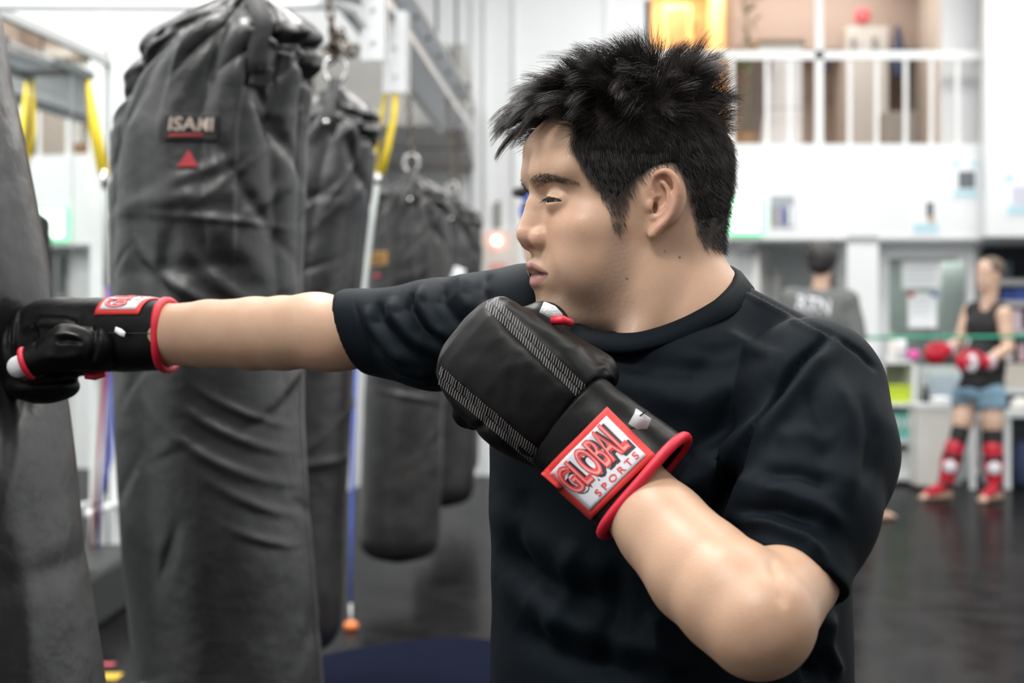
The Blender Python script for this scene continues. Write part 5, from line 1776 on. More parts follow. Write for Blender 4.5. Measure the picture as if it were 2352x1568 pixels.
        chain(f, [E(1503, 452, 0.0815), E(1516, 450, 0.081)], [0.0018, 0.001], 0.002)
        f.add(ell(E(1495, 473, 0.0815), (0.0042, 0.0028, 0.0055)), 0.003)       # tragus
        f.cut(ell(E(1503, 478, 0.079), (0.0032, 0.006, 0.0055)), 0.002)      # canal
        f.cut(ell(E(1508, 425, 0.0855), (0.0045, 0.0035, 0.009)), 0.002)
    V, Q = f.mesh()
    V = relax(V, Q, 1, 0.35)
    W = relax(V, Q, 7, 0.5)
    m_ = (smoothstep(np.abs(V[:, 1]), 0.0765, 0.080) * smoothstep(-V[:, 0], -0.035, -0.028) * smoothstep(V[:, 2], -0.06, -0.05))[:, None]
    return V * (1 - m_) + W * m_, Q


def inside_poly(px, py, poly):
    r = np.zeros(px.shape, dtype=bool)
    n = len(poly)
    for i in range(n):
        x0, y0 = poly[i]
        x1, y1 = poly[(i + 1) % n]
        c = ((y0 > py) != (y1 > py)) & (px < (x1 - x0) * (py - y0) / (y1 - y0 + 1e-9) + x0)
        r ^= c
    return r


def poly_dist(px, py, poly):
    """signed distance in sheet pixels, negative inside"""
    d = np.full(px.shape, 1e9)
    n = len(poly)
    for i in range(n):
        a, b = np.array(poly[i], float), np.array(poly[(i + 1) % n], float)
        ab = b - a
        t = np.clip(((px - a[0]) * ab[0] + (py - a[1]) * ab[1]) / (ab @ ab + 1e-9), 0, 1)
        d = np.minimum(d, np.hypot(px - a[0] - t * ab[0], py - a[1] - t * ab[1]))
    return np.where(inside_poly(px, py, poly), -d, d)


HAIRLINE = [(1150, 285), (1235, 278), (1320, 268), (1309, 325), (1338, 393), (1376, 440), (1398, 490), (1406, 528), (1418, 540), (1436, 536), (1443, 500), (1447, 455), (1466, 420), (1492, 400), (1515, 388), (1545, 385), (1572, 420), (1586, 480), (1600, 540), (1622, 572), (1760, 572), (1760, -100), (1150, -100)]

hv, hq = build_head()
hn = normals_of(hv, hq)
SKIN_C = np.array((0.54, 0.345, 0.233))
hc = np.tile(SKIN_C, (len(hv), 1)).astype(np.float32)
sx, sy = hpx(hv[:, 0], hv[:, 1], hv[:, 2])


def tint(c, m, t):
    return c * (1 - m[:, None]) + np.array(t) * m[:, None]


X_, Y_, Z_ = hv[:, 0], hv[:, 1], hv[:, 2]
ay = np.abs(Y_)
# beard shadow: follows where stubble grows
hair_front = smoothstep(X_, -0.005, 0.02)
BEARD = [(1404, 528), (1440, 530), (1452, 600), (1442, 665), (1400, 725), (1330, 750), (1250, 745), (1225, 690), (1262, 668), (1300, 690), (1345, 655), (1382, 605), (1398, 565)]
bd_ = 1 - smoothstep(poly_dist(sx, sy, BEARD), -22, 26)
st_ = smoothstep(-Z_, 0.082, 0.105) * smoothstep(X_, 0.0, 0.03) * (1 - smoothstep(-Z_, 0.118, 0.15))
st_ = np.maximum(st_, 0.95 * bd_)
mus = np.exp(-((Z_ + 0.0590) / 0.0050) ** 2) * (1 - smoothstep(ay, 0.02, 0.03)) * smoothstep(X_, 0.07, 0.08)
nz = 0.5 + 0.5 * vnoise(hv * 220, 5, 2)
hc = tint(hc, np.clip(st_ * (0.38 + 0.42 * nz), 0, 1) * 0.9, (0.21, 0.145, 0.115))
hc = tint(hc, np.clip(mus * (0.25 + 0.2 * nz), 0, 1) * 0.75, (0.21, 0.145, 0.115))
# rosier nose, cheek and ear
hc = tint(hc, 0.40 * np.exp(-(((X_ - 0.095) / 0.02) ** 2 + (Y_ / 0.02) ** 2 + ((Z_ + 0.039) / 0.014) ** 2)), (0.60, 0.27, 0.2))
hc = tint(hc, 0.22 * np.exp(-(((ay - 0.05) / 0.02) ** 2 + ((Z_ + 0.03) / 0.02) ** 2)) * smoothstep(X_, 0.03, 0.05), (0.60, 0.28, 0.2))
earm = smoothstep(ay, 0.0785, 0.084) * smoothstep(Z_, -0.05, -0.03)
hc = tint(hc, 0.45 * earm, (0.62, 0.30, 0.21))
# lips
lw = 0.0285
q_ = np.clip(ay / lw, 0, 1)
up = -0.0612 - 0.0128 * q_ ** 1.6 + 0.0012 * np.exp(-(Y_ / 0.004) ** 2) * -1
lo_ = -0.0884 + 0.0128 * q_ ** 1.8
lip = smoothstep(up - Z_, -0.0006, 0.0012) * smoothstep(Z_ - lo_, -0.0006, 0.0014) * (1 - smoothstep(ay, lw - 0.002, lw + 0.001)) * smoothstep(X_, 0.07, 0.074)
hc = tint(hc, 0.8 * lip, (0.36, 0.155, 0.14))
gap_shade = lip * np.exp(-((Z_ + 0.0744) / 0.0019) ** 2)
hc = tint(hc, 0.92 * gap_shade, (0.05, 0.015, 0.015))  # shade between the parted lips painted into the skin colour
# moles
for mx_, my_, r_ in ((1561, 591, 3.2), (1440, 640, 3.0), (1528, 577, 2.0)):
    m_ = np.exp(-(((sx - mx_) ** 2 + (sy - my_) ** 2) / r_ ** 2) ** 2) * (Y_ > 0)
    hc = tint(hc, 0.85 * m_, (0.07, 0.03, 0.02))
# scalp under the hair
sd = poly_dist(sx, sy, HAIRLINE)
sc_ = (1 - smoothstep(sd, -14, 6)) * (1 - earm * 1.0)
onear = (ay > 0.0795) & (sx > 1488) & (sx < 1570) & (sy > 380)
sc_ = np.where(onear, 0, sc_)
sc_ = sc_ * (1 - 0.3 * smoothstep(-Z_, 0.0, 0.03) * (X_ > -0.002))
hc = tint(hc, 0.93 * sc_, (0.03, 0.025, 0.022))
SKIN = mat('skin', (0.6, 0.4, 0.27), 0.42, spec=0.42, vcol=True, noise=(38, (0.97, 0.92, 0.90), 0.35, 0.7), bump=[(420, 0.16, 0.0010), (1300, 0.2, 0.0004)], sss=0.12)

# --- arms, hands' wrists, trunk and legs (coarser grid, one mesh with the head)
RS, RE, RM, RW = at(1190, 745, 1.60), at(735, 763, 1.73), at(585, 766, 1.78), at(380, 768, 1.845)
LS, LE, LM, LW = at(1860, 905, 1.42), at(1748, 1425, 1.2), at(1610, 1312, 1.255), at(1440, 1120, 1.335)
CF = Vector((-0.57, -0.82, 0)).normalized()       # where the chest points
CL = Vector((0.82, -0.57, 0)).normalized()       # his left
TC = Vector((0.145, 1.535, 0))


def tp(l, f_, z):
    return TC + CL * l + CF * f_ + Vector((0, 0, z))


def build_arms():
    f = Field((-0.60, 1.08, 0.86), (0.38, 1.95, 1.27), 0.0032)
    chain(f, [RS, RS.lerp(RE, 0.5), RS.lerp(RE, 0.82), RE], [0.046, 0.040, 0.0358, 0.0385], 0.006)
    chain(f, [RE, RE.lerp(RM, 0.55), RM, RM.lerp(RW, 0.5), RW, RW.lerp(RM, -0.3)], [0.0385, 0.040, 0.0400, 0.0380, 0.0345, 0.031], 0.006)
    f.add(ell(RE + Vector((0.02, -0.012, -0.018)), (0.03, 0.024, 0.02)), 0.02)
    f.add(ell(RE.lerp(RM, 0.1) + Vector((0, 0, 0.014)), (0.035, 0.025, 0.0265)), 0.015)
    chain(f, [LS, at(1868, 1040, 1.37), at(1850, 1180, 1.325), at(1822, 1325, 1.278), LE], [0.045, 0.050, 0.043, 0.0365, 0.040], 0.006)
    chain(f, [LE, LE.lerp(LM, 0.45), LM, LM.lerp(LW, 0.5), LW, LW.lerp(LM, -0.25)], [0.041, 0.0445, 0.0425, 0.0375, 0.0325, 0.032], 0.006)
    f.add(ell(LE + Vector((-0.004, 0.002, -0.008)), (0.03, 0.03, 0.03)), 0.02)
    V, Q = f.mesh()
    V = relax(V, Q, 1, 0.4)
    V = crease(V, normals_of(V, Q), [([(1768, 1275), (1786, 1330), (1802, 1400)], 10, -0.0016)])
    return relax(V, Q, 1, 0.3), Q


def build_trunk():
    f = Field((-0.42, 1.0, 0.0), (0.75, 2.1, 1.26), 0.009)
    f.add(ell(tp(0, 0, 1.05), (0.10, 0.10, 0.12)), 0.03)
    f.add(ell(tp(0, 0, 0.85), (0.10, 0.10, 0.2)), 0.04)
    f.add(ell(tp(0, 0, 0.70), (0.12, 0.10, 0.08)), 0.04)
    f.add(cone(tp(0, -0.01, 1.05), at(1560, 740, 1.535), 0.08, 0.055), 0.04)
    f.add(cone(tp(0.0, 0, 1.10), LS, 0.07, 0.045), 0.03)
    f.add(cone(tp(0.0, 0, 1.10), RS, 0.07, 0.045), 0.03)
    for s, kx, fx in ((1, tp(0.2, 0.2, 0.42), tp(0.24, 0.12, 0.06)), (-1, tp(-0.22, 0.08, 0.42), tp(-0.26, -0.12, 0.06))):
        hip = tp(0.09 * s, 0, 0.7)
        chain(f, [hip, kx, fx], [0.085, 0.058, 0.038], 0.03)
        f.add(ell(kx.lerp(fx, 0.3) - CF * 0.02, (0.052, 0.052, 0.1)), 0.03)
        d = CF * 0.14 + CL * 0.03 * s
        f.add(cone(fx + Vector((0, 0, -0.02)), fx + d + Vector((0, 0, -0.035)), 0.035, 0.028), 0.02)
        f.cut(halfspace((0, 0, 0.004), (0, 0, -1), [-0.5, 1, -0.1], [0.8, 2.2, 0.05]), 0.002)
    V, Q = f.mesh()
    return relax(V, Q, 1, 0.5), Q


av, aq = build_arms()
tv, tq = build_trunk()
ac = np.tile(SKIN_C * np.array((0.90, 0.89, 0.88)), (len(av), 1))
red_el = 0.25 * np.exp(-(np.linalg.norm(av - np.array(RE + Vector((0.03, -0.03, -0.02))), axis=1) / 0.035) ** 2)
ac = tint(ac, red_el, (0.6, 0.3, 0.2))
tcol = np.tile(SKIN_C, (len(tv), 1))
allV = np.concatenate([h2w(hv), av, tv])
allQ = np.concatenate([hq, aq + len(hv), tq + len(hv) + len(av)])
allC = np.concatenate([hc, ac, tcol])
body = mesh_np('body', allV, allQ, SKIN, BOX, True, allC)

# --- eyes
EYEM = mat('eye_surface', (0.8, 0.78, 0.75), 0.2, vcol=True, spec=0.3)
for s in (1, -1):
    n, m = 48, 64
    V, Q = [], []
    c = np.array((0.0748, s * 0.0325, -0.0076))
    gz = np.array((0.93, 0.30, -0.10))
    gz /= np.linalg.norm(gz)
    ax_u = np.cross((0, 0, 1), gz)
    ax_u /= np.linalg.norm(ax_u)
    ax_v = np.cross(gz, ax_u)
    cols = []
    for i in range(n + 1):
        t = math.pi * i / n
        for j in range(m):
            a = 2 * math.pi * j / m
            V.append(c + 0.0122 * (gz * math.cos(t) + (ax_u * math.cos(a) + ax_v * math.sin(a)) * math.sin(t)))
            r = 0.0122 * math.sin(t) if t < 1.5 else 1
            cols.append((0.005, 0.004, 0.004) if r < 0.0024 else (0.022, 0.012, 0.008) if r < 0.006 else (0.015, 0.011, 0.01) if r < 0.0067 else (0.33, 0.28, 0.265))
    for i in range(n):
        for j in range(m):
            Q.append((i * m + j, i * m + (j + 1) % m, (i + 1) * m + (j + 1) % m, (i + 1) * m + j))
    mesh_np('eye', h2w(np.array(V)), np.array(Q)[:, ::-1], EYEM, BOX, True, np.array(cols))

# --- hair strands
HAIRM = mat('black_hair', (0.030, 0.024, 0.0215), 0.42, spec=0.55)
rng = np.random.RandomState(12)


def strands(name, roots, norms, dirs, lens, r0, segs, curl, grav, mat_, parent, wob=0.25, key=None, clump=None):
    """tapered three-sided hairs; everything in head space"""
    n = len(roots)
    P = roots.copy()
    D = dirs / np.linalg.norm(dirs, axis=1, keepdims=True)
    pts = [P.copy()]
    ph = rng.uniform(0, 6.28, n)
    side = np.cross(D, norms)
    side /= np.linalg.norm(side, axis=1, keepdims=True) + 1e-9
    for k in range(segs):
        st = (lens / segs)[:, None]
        D = D + curl * st / 0.01 + np.array((0, 0, -1)) * (grav[:, None] * st / 0.01) + side * (wob * np.sin(ph + k * 0.9))[:, None] * st / 0.01 * 0.3
        D /= np.linalg.norm(D, axis=1, keepdims=True)
        P = P + D * st
        # keep hairs out of the skull
        d = skull(P[:, 0], P[:, 1], P[:, 2])
        push = np.maximum(0.0012 - d, 0)
        P = P + norms * push[:, None]
        pts.append(P.copy())
    S = segs + 1
    if key is not None:
        cnt = np.maximum(np.bincount(key, minlength=key.max() + 1), 1)[:, None]
        for k in range(1, S):
            mean = np.stack([np.bincount(key, weights=pts[k][:, i], minlength=key.max() + 1) for i in range(3)], 1) / cnt
            w = (clump * (k / segs) ** 0.8)[:, None]
            pts[k] = pts[k] + (mean[key] - pts[k]) * w
    A = np.stack(pts, 1)
    T = np.gradient(A, axis=1)
    T /= np.linalg.norm(T, axis=2, keepdims=True) + 1e-12
    u = np.cross(T, np.array((0.31, 0.77, 0.55)))
    u /= np.linalg.norm(u, axis=2, keepdims=True) + 1e-12
    v = np.cross(T, u)
    rad = (r0[:, None] if np.ndim(r0) else r0) * np.linspace(1, 0.12, S)[None, :] ** 0.7
    V = []
    for k in range(3):
        a = 2 * math.pi * k / 3
        V.append(A + (u * math.cos(a) + v * math.sin(a)) * rad[:, :, None])
    V = np.stack(V, 2).reshape(-1, 3)       # n,S,3
    base = (np.arange(n)[:, None] * S + np.arange(S - 1)[None, :]) * 3
    Q = []
    for k in range(3):
        k2 = (k + 1) % 3
        Q.append(np.stack([base + k, base + k2, base + 3 + k2, base + 3 + k], 2).reshape(-1, 4))
    return mesh_np(name, h2w(V), np.concatenate(Q), mat_, parent)


cand = np.where((sd < 0) & ~onear & (hn[:, 2] > -0.75) & ((ay < 0.0795) | (Z_ > 0.03)) & (Z_ > -0.06))[0]
NH = 36000
wt_ = (1 - 0.1 * smoothstep(-hv[cand, 2], 0.0, 0.03) * (hv[cand, 0] > -0.002)) * 1.0 + 1.6 * smoothstep(hv[cand, 0], 0.02, 0.08) + 0.8 * smoothstep(hv[cand, 2], 0.06, 0.09)
ri = rng.choice(cand, NH, p=wt_ / wt_.sum())
roots = hv[ri] + rng.normal(0, 0.0004, (NH, 3))
nr = hn[ri]
z_, x_, y_ = roots[:, 2], roots[:, 0], roots[:, 1]
top = smoothstep(z_ + 0.12 * np.clip(x_, -0.05, 0.06), 0.052, 0.088)
front = smoothstep(x_, 0.045, 0.085) * smoothstep(z_, 0.05, 0.068)
crown = top * (1 - smoothstep(x_, -0.05, 0.01))
flow_side = np.stack([-0.25 + 0 * z_, 0 * z_, -1 + 0 * z_], 1)
flow_top = np.stack([0.75 - 1.1 * crown, 0.10 * np.sign(y_) * np.ones(NH), 0.35 + 0.3 * crown], 1)
flow_front = np.stack([1.0 + 0 * z_, 0.15 * y_ / 0.05, 0.30 + 0 * z_], 1)
d0 = flow_side * (1 - top)[:, None] + flow_top * top[:, None]
d0 = d0 * (1 - front)[:, None] + flow_front * front[:, None]
lift = 0.42 + 0.5 * top + 0.1 * front
# clumps
seeds = roots[rng.choice(NH, 620, replace=False)]
key = np.zeros(NH, dtype=np.int64)
for q in range(0, NH, 3000):
    key[q:q + 3000] = ((roots[q:q + 3000, None, :] - seeds[None]) ** 2).sum(2).argmin(1)
cn = rng.normal(0, 1, (620, 3))
d0 = d0 + nr * lift[:, None] + cn[key] * (0.17 + 0.27 * top)[:, None] + rng.normal(0, 0.17, (NH, 3)) * (1 + 0.25 * top)[:, None]
lens = 0.0105 + 0.040 * top + 0.007 * front + 0.004 * smoothstep(z_, 0.0, 0.05)
lens *= rng.uniform(0.65, 1.12, NH) * (1 + 0.22 * top * np.clip(cn[key][:, 0], -1.5, 1.5))
lens *= np.where((z_ < -0.005) & (x_ > 0.0), 0.6, 1.0)
grav = 0.06 + 0.10 * top + 0.14 * front
curl = np.stack([-0.03 * crown, 0 * z_, 0 * z_], 1)
hair = strands('hair', roots, nr, d0, lens, rng.uniform(0.00010, 0.00020, NH) * (1 + 0.6 * top), 8, curl, grav, HAIRM, BOX, 0.25, key, np.clip(0.12 + 0.5 * top + 0.15 * front, 0, 0.8))

# inner mass of the hair so that no scalp shows through
f = Field((-0.13, -0.095, -0.06), (0.128, 0.095, 0.16), 0.0024)


def hair_mass(X, Y, Z):
    px_, py_ = hpx(X + 0 * Y + 0 * Z, Y + 0 * X + 0 * Z, Z + 0 * X + 0 * Y)
    m_ = poly_dist(px_, py_, HAIRLINE) / 2430
    t_ = smoothstep(Z + 0.12 * np.clip(X, -0.05, 0.06), 0.05, 0.095)
    off = 0.002 + 0.007 * t_ + 0.003 * np.sin(X * 190 + 40 * Z) * np.sin(Y * 150 + 1) * t_
    d = skull(X, Y, Z) - off
    return np.maximum(d, m_ + 0.004 + 0.008 * smoothstep(-Z, -0.02, 0.01) * (X > -0.004))


f.add(([-0.13, -0.095, -0.06], [0.128, 0.095, 0.16], hair_mass), 0.002)
f.add(ell((0.066, 0.0, 0.085), (0.024, 0.044, 0.013)), 0.012)
V, Q = f.mesh()
V = relax(V, Q, 2, 0.5)
V += normals_of(V, Q) * (0.0018 * vnoise(V * 70, 9, 2))[:, None]
mesh_np('hair_mass', h2w(V), Q, mat('matte_hair_mass', (0.012, 0.010, 0.0095), 0.9, spec=0.1), hair)  # darker and duller than the strands

# eyebrows and lashes
tree = BVHTree.FromPolygons([Vector(v) for v in hv], [tuple(int(i) for i in q) for q in hq])
for s in (1, -1):
    br, bn, bd = [], [], []
    for k in range(430):
        t = rng.uniform(0, 1)
        yy = s * (0.0085 + 0.049 * t)
        wd = 0.0056 * (1 - 0.55 * t) * (0.6 + 0.4 * min(1, t * 5))
        zz = 0.0095 + 0.005 * math.sin(t * 2.6) - 0.004 * t * t + rng.uniform(-1, 1) * wd
        h = tree.ray_cast(Vector((0.14, yy, zz)), Vector((-1, 0, 0)))
        if h[0] is None: continue
        br.append(h[0])
        bn.append(h[1])
        bd.append((-0.35, s * 0.9, 0.5 - 0.9 * t + rng.normal(0, 0.2)))
    br, bn, bd = np.array(br), np.array(bn), np.array(bd)
    strands('eyebrow', br, bn, bd + bn * 0.25 + rng.normal(0, 0.15, bd.shape), rng.uniform(0.005, 0.009, len(br)), np.full(len(br), 0.00013), 4, np.zeros((len(br), 3)), np.full(len(br), 0.1), HAIRM, BOX)
for s in (1, -1):
    er, ed = [], []
    for k in range(70):
        q = -1 + 2 * k / 69
        yy = s * (0.0325 + 0.0155 * q)
        zz = -0.0072 - 0.0012 * q + 0.0008 * (1 - q * q) + 0.0025 * math.sqrt(max(0, 1 - q * q)) - 0.0002
        h = tree.ray_cast(Vector((0.14, yy, zz)), Vector((-1, 0, 0)))
        if h[0] is None: continue
        er.append(h[0])
        ed.append((0.9, s * 0.35 * q, -0.45))
    er, ed = np.array(er), np.array(ed)
    strands('eyelash', er, ed, ed, rng.uniform(0.004, 0.0062, len(er)), np.full(len(er), 0.00014), 4, np.zeros((len(er), 3)) + np.array((0, 0, 0.08)), np.zeros(len(er)), HAIRM, BOX)
# ------------------------------------------------------------------ T-shirt
cp = catmull([at(1692, 650, 1.50), at(1652, 698, 1.458), at(1580, 742, 1.442), at(1500, 772, 1.438), at(1432, 782, 1.443), at(1352, 768, 1.472), at(1325, 735, 1.55), at(1405, 662, 1.63), at(1550, 618, 1.625), at(1660, 622, 1.56)], 10)
ctr = sum(cp, Vector()) / len(cp)
cnrm = Vector()
for i in range(len(cp)): cnrm += (cp[i] - ctr).cross(cp[(i + 1) % len(cp)] - ctr)
cnrm.normalize()
if cnrm.z < 0: cnrm = -cnrm


def neck_hole():
    M = frame(ctr, cnrm, Vector((1, 0, 0)))
    Mi = M.inverted()
    q = [Mi @ p for p in cp]
    an = np.array([math.atan2(p.y, p.x) for p in q])
    rr_ = np.array([math.hypot(p.x, p.y) for p in q])
    hh_ = np.array([p.z for p in q])
    o = np.argsort(an)
    an, rr_, hh_ = an[o], rr_[o], hh_[o]
    an = np.concatenate([an - 2 * math.pi, an, an + 2 * math.pi])
    rr_, hh_ = np.tile(rr_, 3), np.tile(hh_, 3)
    A = np.array(Mi)

    def fn(X, Y, Z):
        x = A[0, 0] * X + A[0, 1] * Y + A[0, 2] * Z + A[0, 3]
        y = A[1, 0] * X + A[1, 1] * Y + A[1, 2] * Z + A[1, 3]
        z = A[2, 0] * X + A[2, 1] * Y + A[2, 2] * Z + A[2, 3]
        t = np.arctan2(y, x)
        return np.maximum(np.hypot(x, y) - np.interp(t, an, rr_) + 0.001, np.interp(t, an, hh_) - 0.006 - z)
    return [ctr.x - 0.14, ctr.y - 0.14, ctr.z - 0.06], [ctr.x + 0.14, ctr.y + 0.14, ctr.z + 0.1], fn


def build_shirt():
    f = Field((-0.30, 1.12, 0.60), (0.37, 1.80, 1.25), 0.0032)
    M = frame(TC, (0, 0, 1), CL)
    f.add(loft([(0.605, 0.172, 0.19, 0.15, 0.135, 2.3), (0.72, 0.168, 0.186, 0.152, 0.13, 2.3), (0.83, 0.164, 0.182, 0.150, 0.128, 2.3), (0.95, 0.165, 0.18, 0.145, 0.125, 2.3), (1.05, 0.17, 0.18, 0.142, 0.122, 2.3),
                (1.11, 0.165, 0.17, 0.125, 0.112, 2.2), (1.15, 0.13, 0.14, 0.105, 0.10, 2.1), (1.185, 0.08, 0.09, 0.08, 0.08, 2.0), (1.205, 0.03, 0.03, 0.03, 0.03, 2)], M), 0.01)
    # shoulders
    f.add(cone(at(1690, 735, 1.50), at(1850, 855, 1.44), 0.033, 0.046), 0.02)
    f.add(cone(at(1420, 765, 1.585), at(1230, 745, 1.60), 0.042, 0.058), 0.03)
    # left sleeve
    hemL = at(1820, 1330, 1.276)
    upL = at(1862, 905, 1.41)
    f.add(cone(upL, at(1868, 1040, 1.37), 0.067, 0.071), 0.008)
    chain(f, [at(1868, 1040, 1.37), at(1850, 1180, 1.32), hemL, hemL + (hemL - upL) * 0.2], [0.070, 0.059, 0.0435, 0.043], 0.012)
    nL = Vector((-0.36, -0.40, -0.84)).normalized()
    cut_lo, cut_hi = [0.05, 1.10, 0.80], [0.36, 1.42, 1.03]
    f.cut(halfspace(hemL, nL, [0.16, 1.10, 0.80], [0.36, 1.36, 1.0]), 0.002)
    f.cut(cone(hemL - (hemL - upL).normalized() * 0.03, hemL + nL * 0.03, 0.0385, 0.0395), 0.002)
    # right sleeve, stretched along the punch
    hemR = at(812, 760, 1.71)
    chain(f, [at(1195, 748, 1.60), at(1000, 768, 1.655), hemR, hemR + (hemR - at(1000, 768, 1.655)) * 0.3], [0.060, 0.056, 0.0418, 0.041], 0.012)
    nR = Vector((-0.88, 0.3, -0.36)).normalized()
    f.cut(halfspace(hemR, nR, [-0.29, 1.6, 1.05], [-0.1, 1.8, 1.25]), 0.002)
    axR = (at(1000, 768, 1.655) - hemR).normalized()
    f.cut(cone(hemR + axR * 0.025, hemR - axR * 0.03, 0.0372, 0.0375), 0.002)
    ring_ = cp[::3] + [cp[0]]
    chain(f, [p - Vector((0, 0, 0.012)) for p in ring_], [0.0055] * len(ring_), 0.010)
    f.cut(neck_hole(), 0.004)
    f.cut(halfspace((0, 0, 0.625), (0, 0, -1), [-0.3, 1.1, 0.5], [0.4, 1.8, 0.66]), 0.003)
    V, Q = f.mesh()
    V = relax(V, Q, 2, 0.5)
    N = normals_of(V, Q)
    L = [
        # armhole seam of the near sleeve and the pull lines around it
        ([(1905, 772), (1850, 820), (1795, 885), (1745, 960), (1712, 1030), (1690, 1090)], 8, -0.0055), ([(1925, 790), (1870, 845), (1815, 910), (1765, 985), (1730, 1060)], 20, 0.0040),
        ([(1700, 1060), (1672, 1120), (1640, 1200), (1610, 1262)], 15, -0.0048), ([(1730, 1075), (1700, 1150), (1672, 1215)], 18, 0.0045), ([(1660, 1040), (1630, 1120), (1590, 1200)], 26, 0.004),
        ([(1700, 655), (1780, 700), (1860, 745), (1920, 772)], 5, -0.0022), ([(1708, 668), (1790, 715), (1865, 757), (1905, 778)], 9, 0.0016),
        ([(1920, 772), (1975, 808), (2015, 850)], 6, -0.002),
        # chest pulls towards the punching shoulder and the near armpit
        ([(1850, 800), (1720, 880), (1600, 930), (1480, 900)], 38, 0.0038), ([(1830, 850), (1700, 960), (1590, 1030)], 26, -0.0036), ([(1790, 900), (1690, 1020), (1600, 1110), (1540, 1150)], 28, 0.0042),
        ([(1400, 800), (1480, 840), (1590, 850), (1700, 800)], 30, -0.003), ([(1600, 1010), (1540, 1090), (1500, 1180)], 24, -0.0035),
        ([(1660, 760), (1730, 800), (1800, 830)], 16, 0.0022), ([(1560, 820), (1660, 830), (1760, 800)], 18, 0.002),
        # folds at the sleeve hem
        ([(1690, 1195), (1770, 1205), (1850, 1238), (1900, 1290)], 15, 0.0038), ([(1700, 1170), (1790, 1172), (1880, 1200)], 13, -0.0034), ([(1735, 1125), (1800, 1130), (1880, 1165), (1940, 1210)], 22, 0.0040), ([(1740, 1085), (1830, 1085), (1920, 1120)], 18, -0.0034),
        ([(1780, 1010), (1850, 1000), (1920, 1020)], 26, 0.0028), ([(1900, 850), (1950, 950), (1960, 1060), (1940, 1180)], 26, 0.0026), ([(1850, 880), (1890, 980), (1895, 1080)], 22, -0.0026), ([(1985, 900), (2005, 1000), (1985, 1120)], 16, -0.0025),
        ([(1722, 1245), (1830, 1282), (1925, 1332)], 5, -0.0016),
        # lower front
        ([(1130, 1150), (1220, 1230), (1340, 1300), (1480, 1330)], 40, 0.005), ([(1140, 1260), (1260, 1340), (1400, 1400)], 30, -0.005), ([(1150, 1320), (1280, 1420), (1450, 1480), (1600, 1500)], 36, 0.006), ([(1180, 1440), (1320, 1520), (1480, 1560)], 30, -0.0055),
        ([(1330, 1240), (1300, 1360), (1260, 1500)], 26, 0.004), ([(1420, 1280), (1410, 1420), (1380, 1560)], 28, -0.005), ([(1500, 1400), (1520, 1480), (1560, 1560)], 26, 0.005), ([(1200, 1120), (1190, 1250), (1210, 1400)], 24, -0.004),
        ([(1905, 1400), (1890, 1480), (1925, 1560)], 16, 0.006), ([(1870, 1430), (1850, 1500), (1870, 1568)], 14, -0.006),
        # punching sleeve
        ([(842, 700), (852, 745), (895, 800), (955, 845)], 11, 0.0036), ([(868, 690), (872, 735), (915, 790), (985, 835)], 10, -0.0036), ([(900, 680), (905, 725), (945, 770), (1005, 815)], 13, 0.0042), ([(945, 668), (940, 705), (968, 755), (1020, 800)], 9, -0.0042),
        ([(968, 655), (965, 700), (1000, 750), (1045, 785)], 11, 0.0038), ([(1020, 645), (1015, 690), (1040, 730), (1075, 760)], 14, -0.0034), ([(1065, 630), (1058, 680), (1085, 720)], 16, 0.003), ([(1120, 622), (1105, 660), (1120, 700)], 14, -0.0026),
        ([(815, 690), (830, 760), (862, 835)], 4, -0.0014), ([(860, 800), (930, 850), (1000, 870)], 12, 0.003),
    ]
    V = crease(V, N, L)
    N = normals_of(V, Q)
    V = V + N * (0.0016 * vnoise(V * 9, 4, 2))[:, None]
    return V, Q


def cloth_material():
    m = mat('black_jersey', (0.0026, 0.0040, 0.0058), 0.64, spec=0.09, sheen=0.005)
    nt = m.node_tree
    L = nt.links.new
    b = nt.nodes['Principled BSDF']
    b.inputs['Specular Tint'].default_value = (0.68, 0.87, 1.0, 1)
    b.inputs['Sheen Tint'].default_value = (0.75, 0.85, 1.0, 1)
    tc = nt.nodes.new('ShaderNodeTexCoord')
    v = nt.nodes.new('ShaderNodeTexVoronoi')
    v.inputs['Scale'].default_value = 1100
    L(tc.outputs['Object'], v.inputs['Vector'])
    bp = nt.nodes.new('ShaderNodeBump')
    bp.inputs['Strength'].default_value = 0.25
    bp.inputs['Distance'].default_value = 0.0003
    L(v.outputs['Distance'], bp.inputs['Height'])
    L(bp.outputs['Normal'], b.inputs['Normal'])
    return m


JERSEY = cloth_material()
sv, sq_ = build_shirt()
shirt = mesh_np('t_shirt', sv, sq_, JERSEY, BOX)
stree = BVHTree.FromPolygons([Vector(v) for v in sv], [tuple(int(i) for i in q) for q in sq_])


def cam_hit(tree_, px, py, off=0.001):
    o = Vector((0, 0, CAM_H))
    d = (at(px, py, 1.0) - o).normalized()
    h = tree_.ray_cast(o, d)
    if h[0] is None: return None, None
    n = h[1] if h[1].dot(d) < 0 else -h[1]
    return h[0] + n * off, n


rows = []
b_ = MB()
for i, p in enumerate(cp):
    tg = (cp[(i + 1) % len(cp)] - cp[i - 1]).normalized()
    inw = (ctr - p)
    inw.z = 0
    inw.normalize()
    wd = (Vector((0, 0, 1)) * 0.75 + inw * 0.65).normalized()
    nn = tg.cross(wd).normalized()
    if nn.dot(inw) > 0: nn = -nn
    rows.append([b_.bm.verts.new(p + wd * a + nn * c) for a, c in ((-0.019, 0.004), (-0.0175, 0.0075), (-0.001, 0.008), (0.004, 0.006), (0.006, 0.001), (-0.002, -0.003), (-0.017, -0.003))])
for i in range(len(rows)):
    A, B = rows[i], rows[(i + 1) % len(rows)]
    for k in range(7): b_.bm.faces.new((A[k], A[(k + 1) % 7], B[(k + 1) % 7], B[k]))
b_.build('collar_rib', JERSEY, shirt, True)
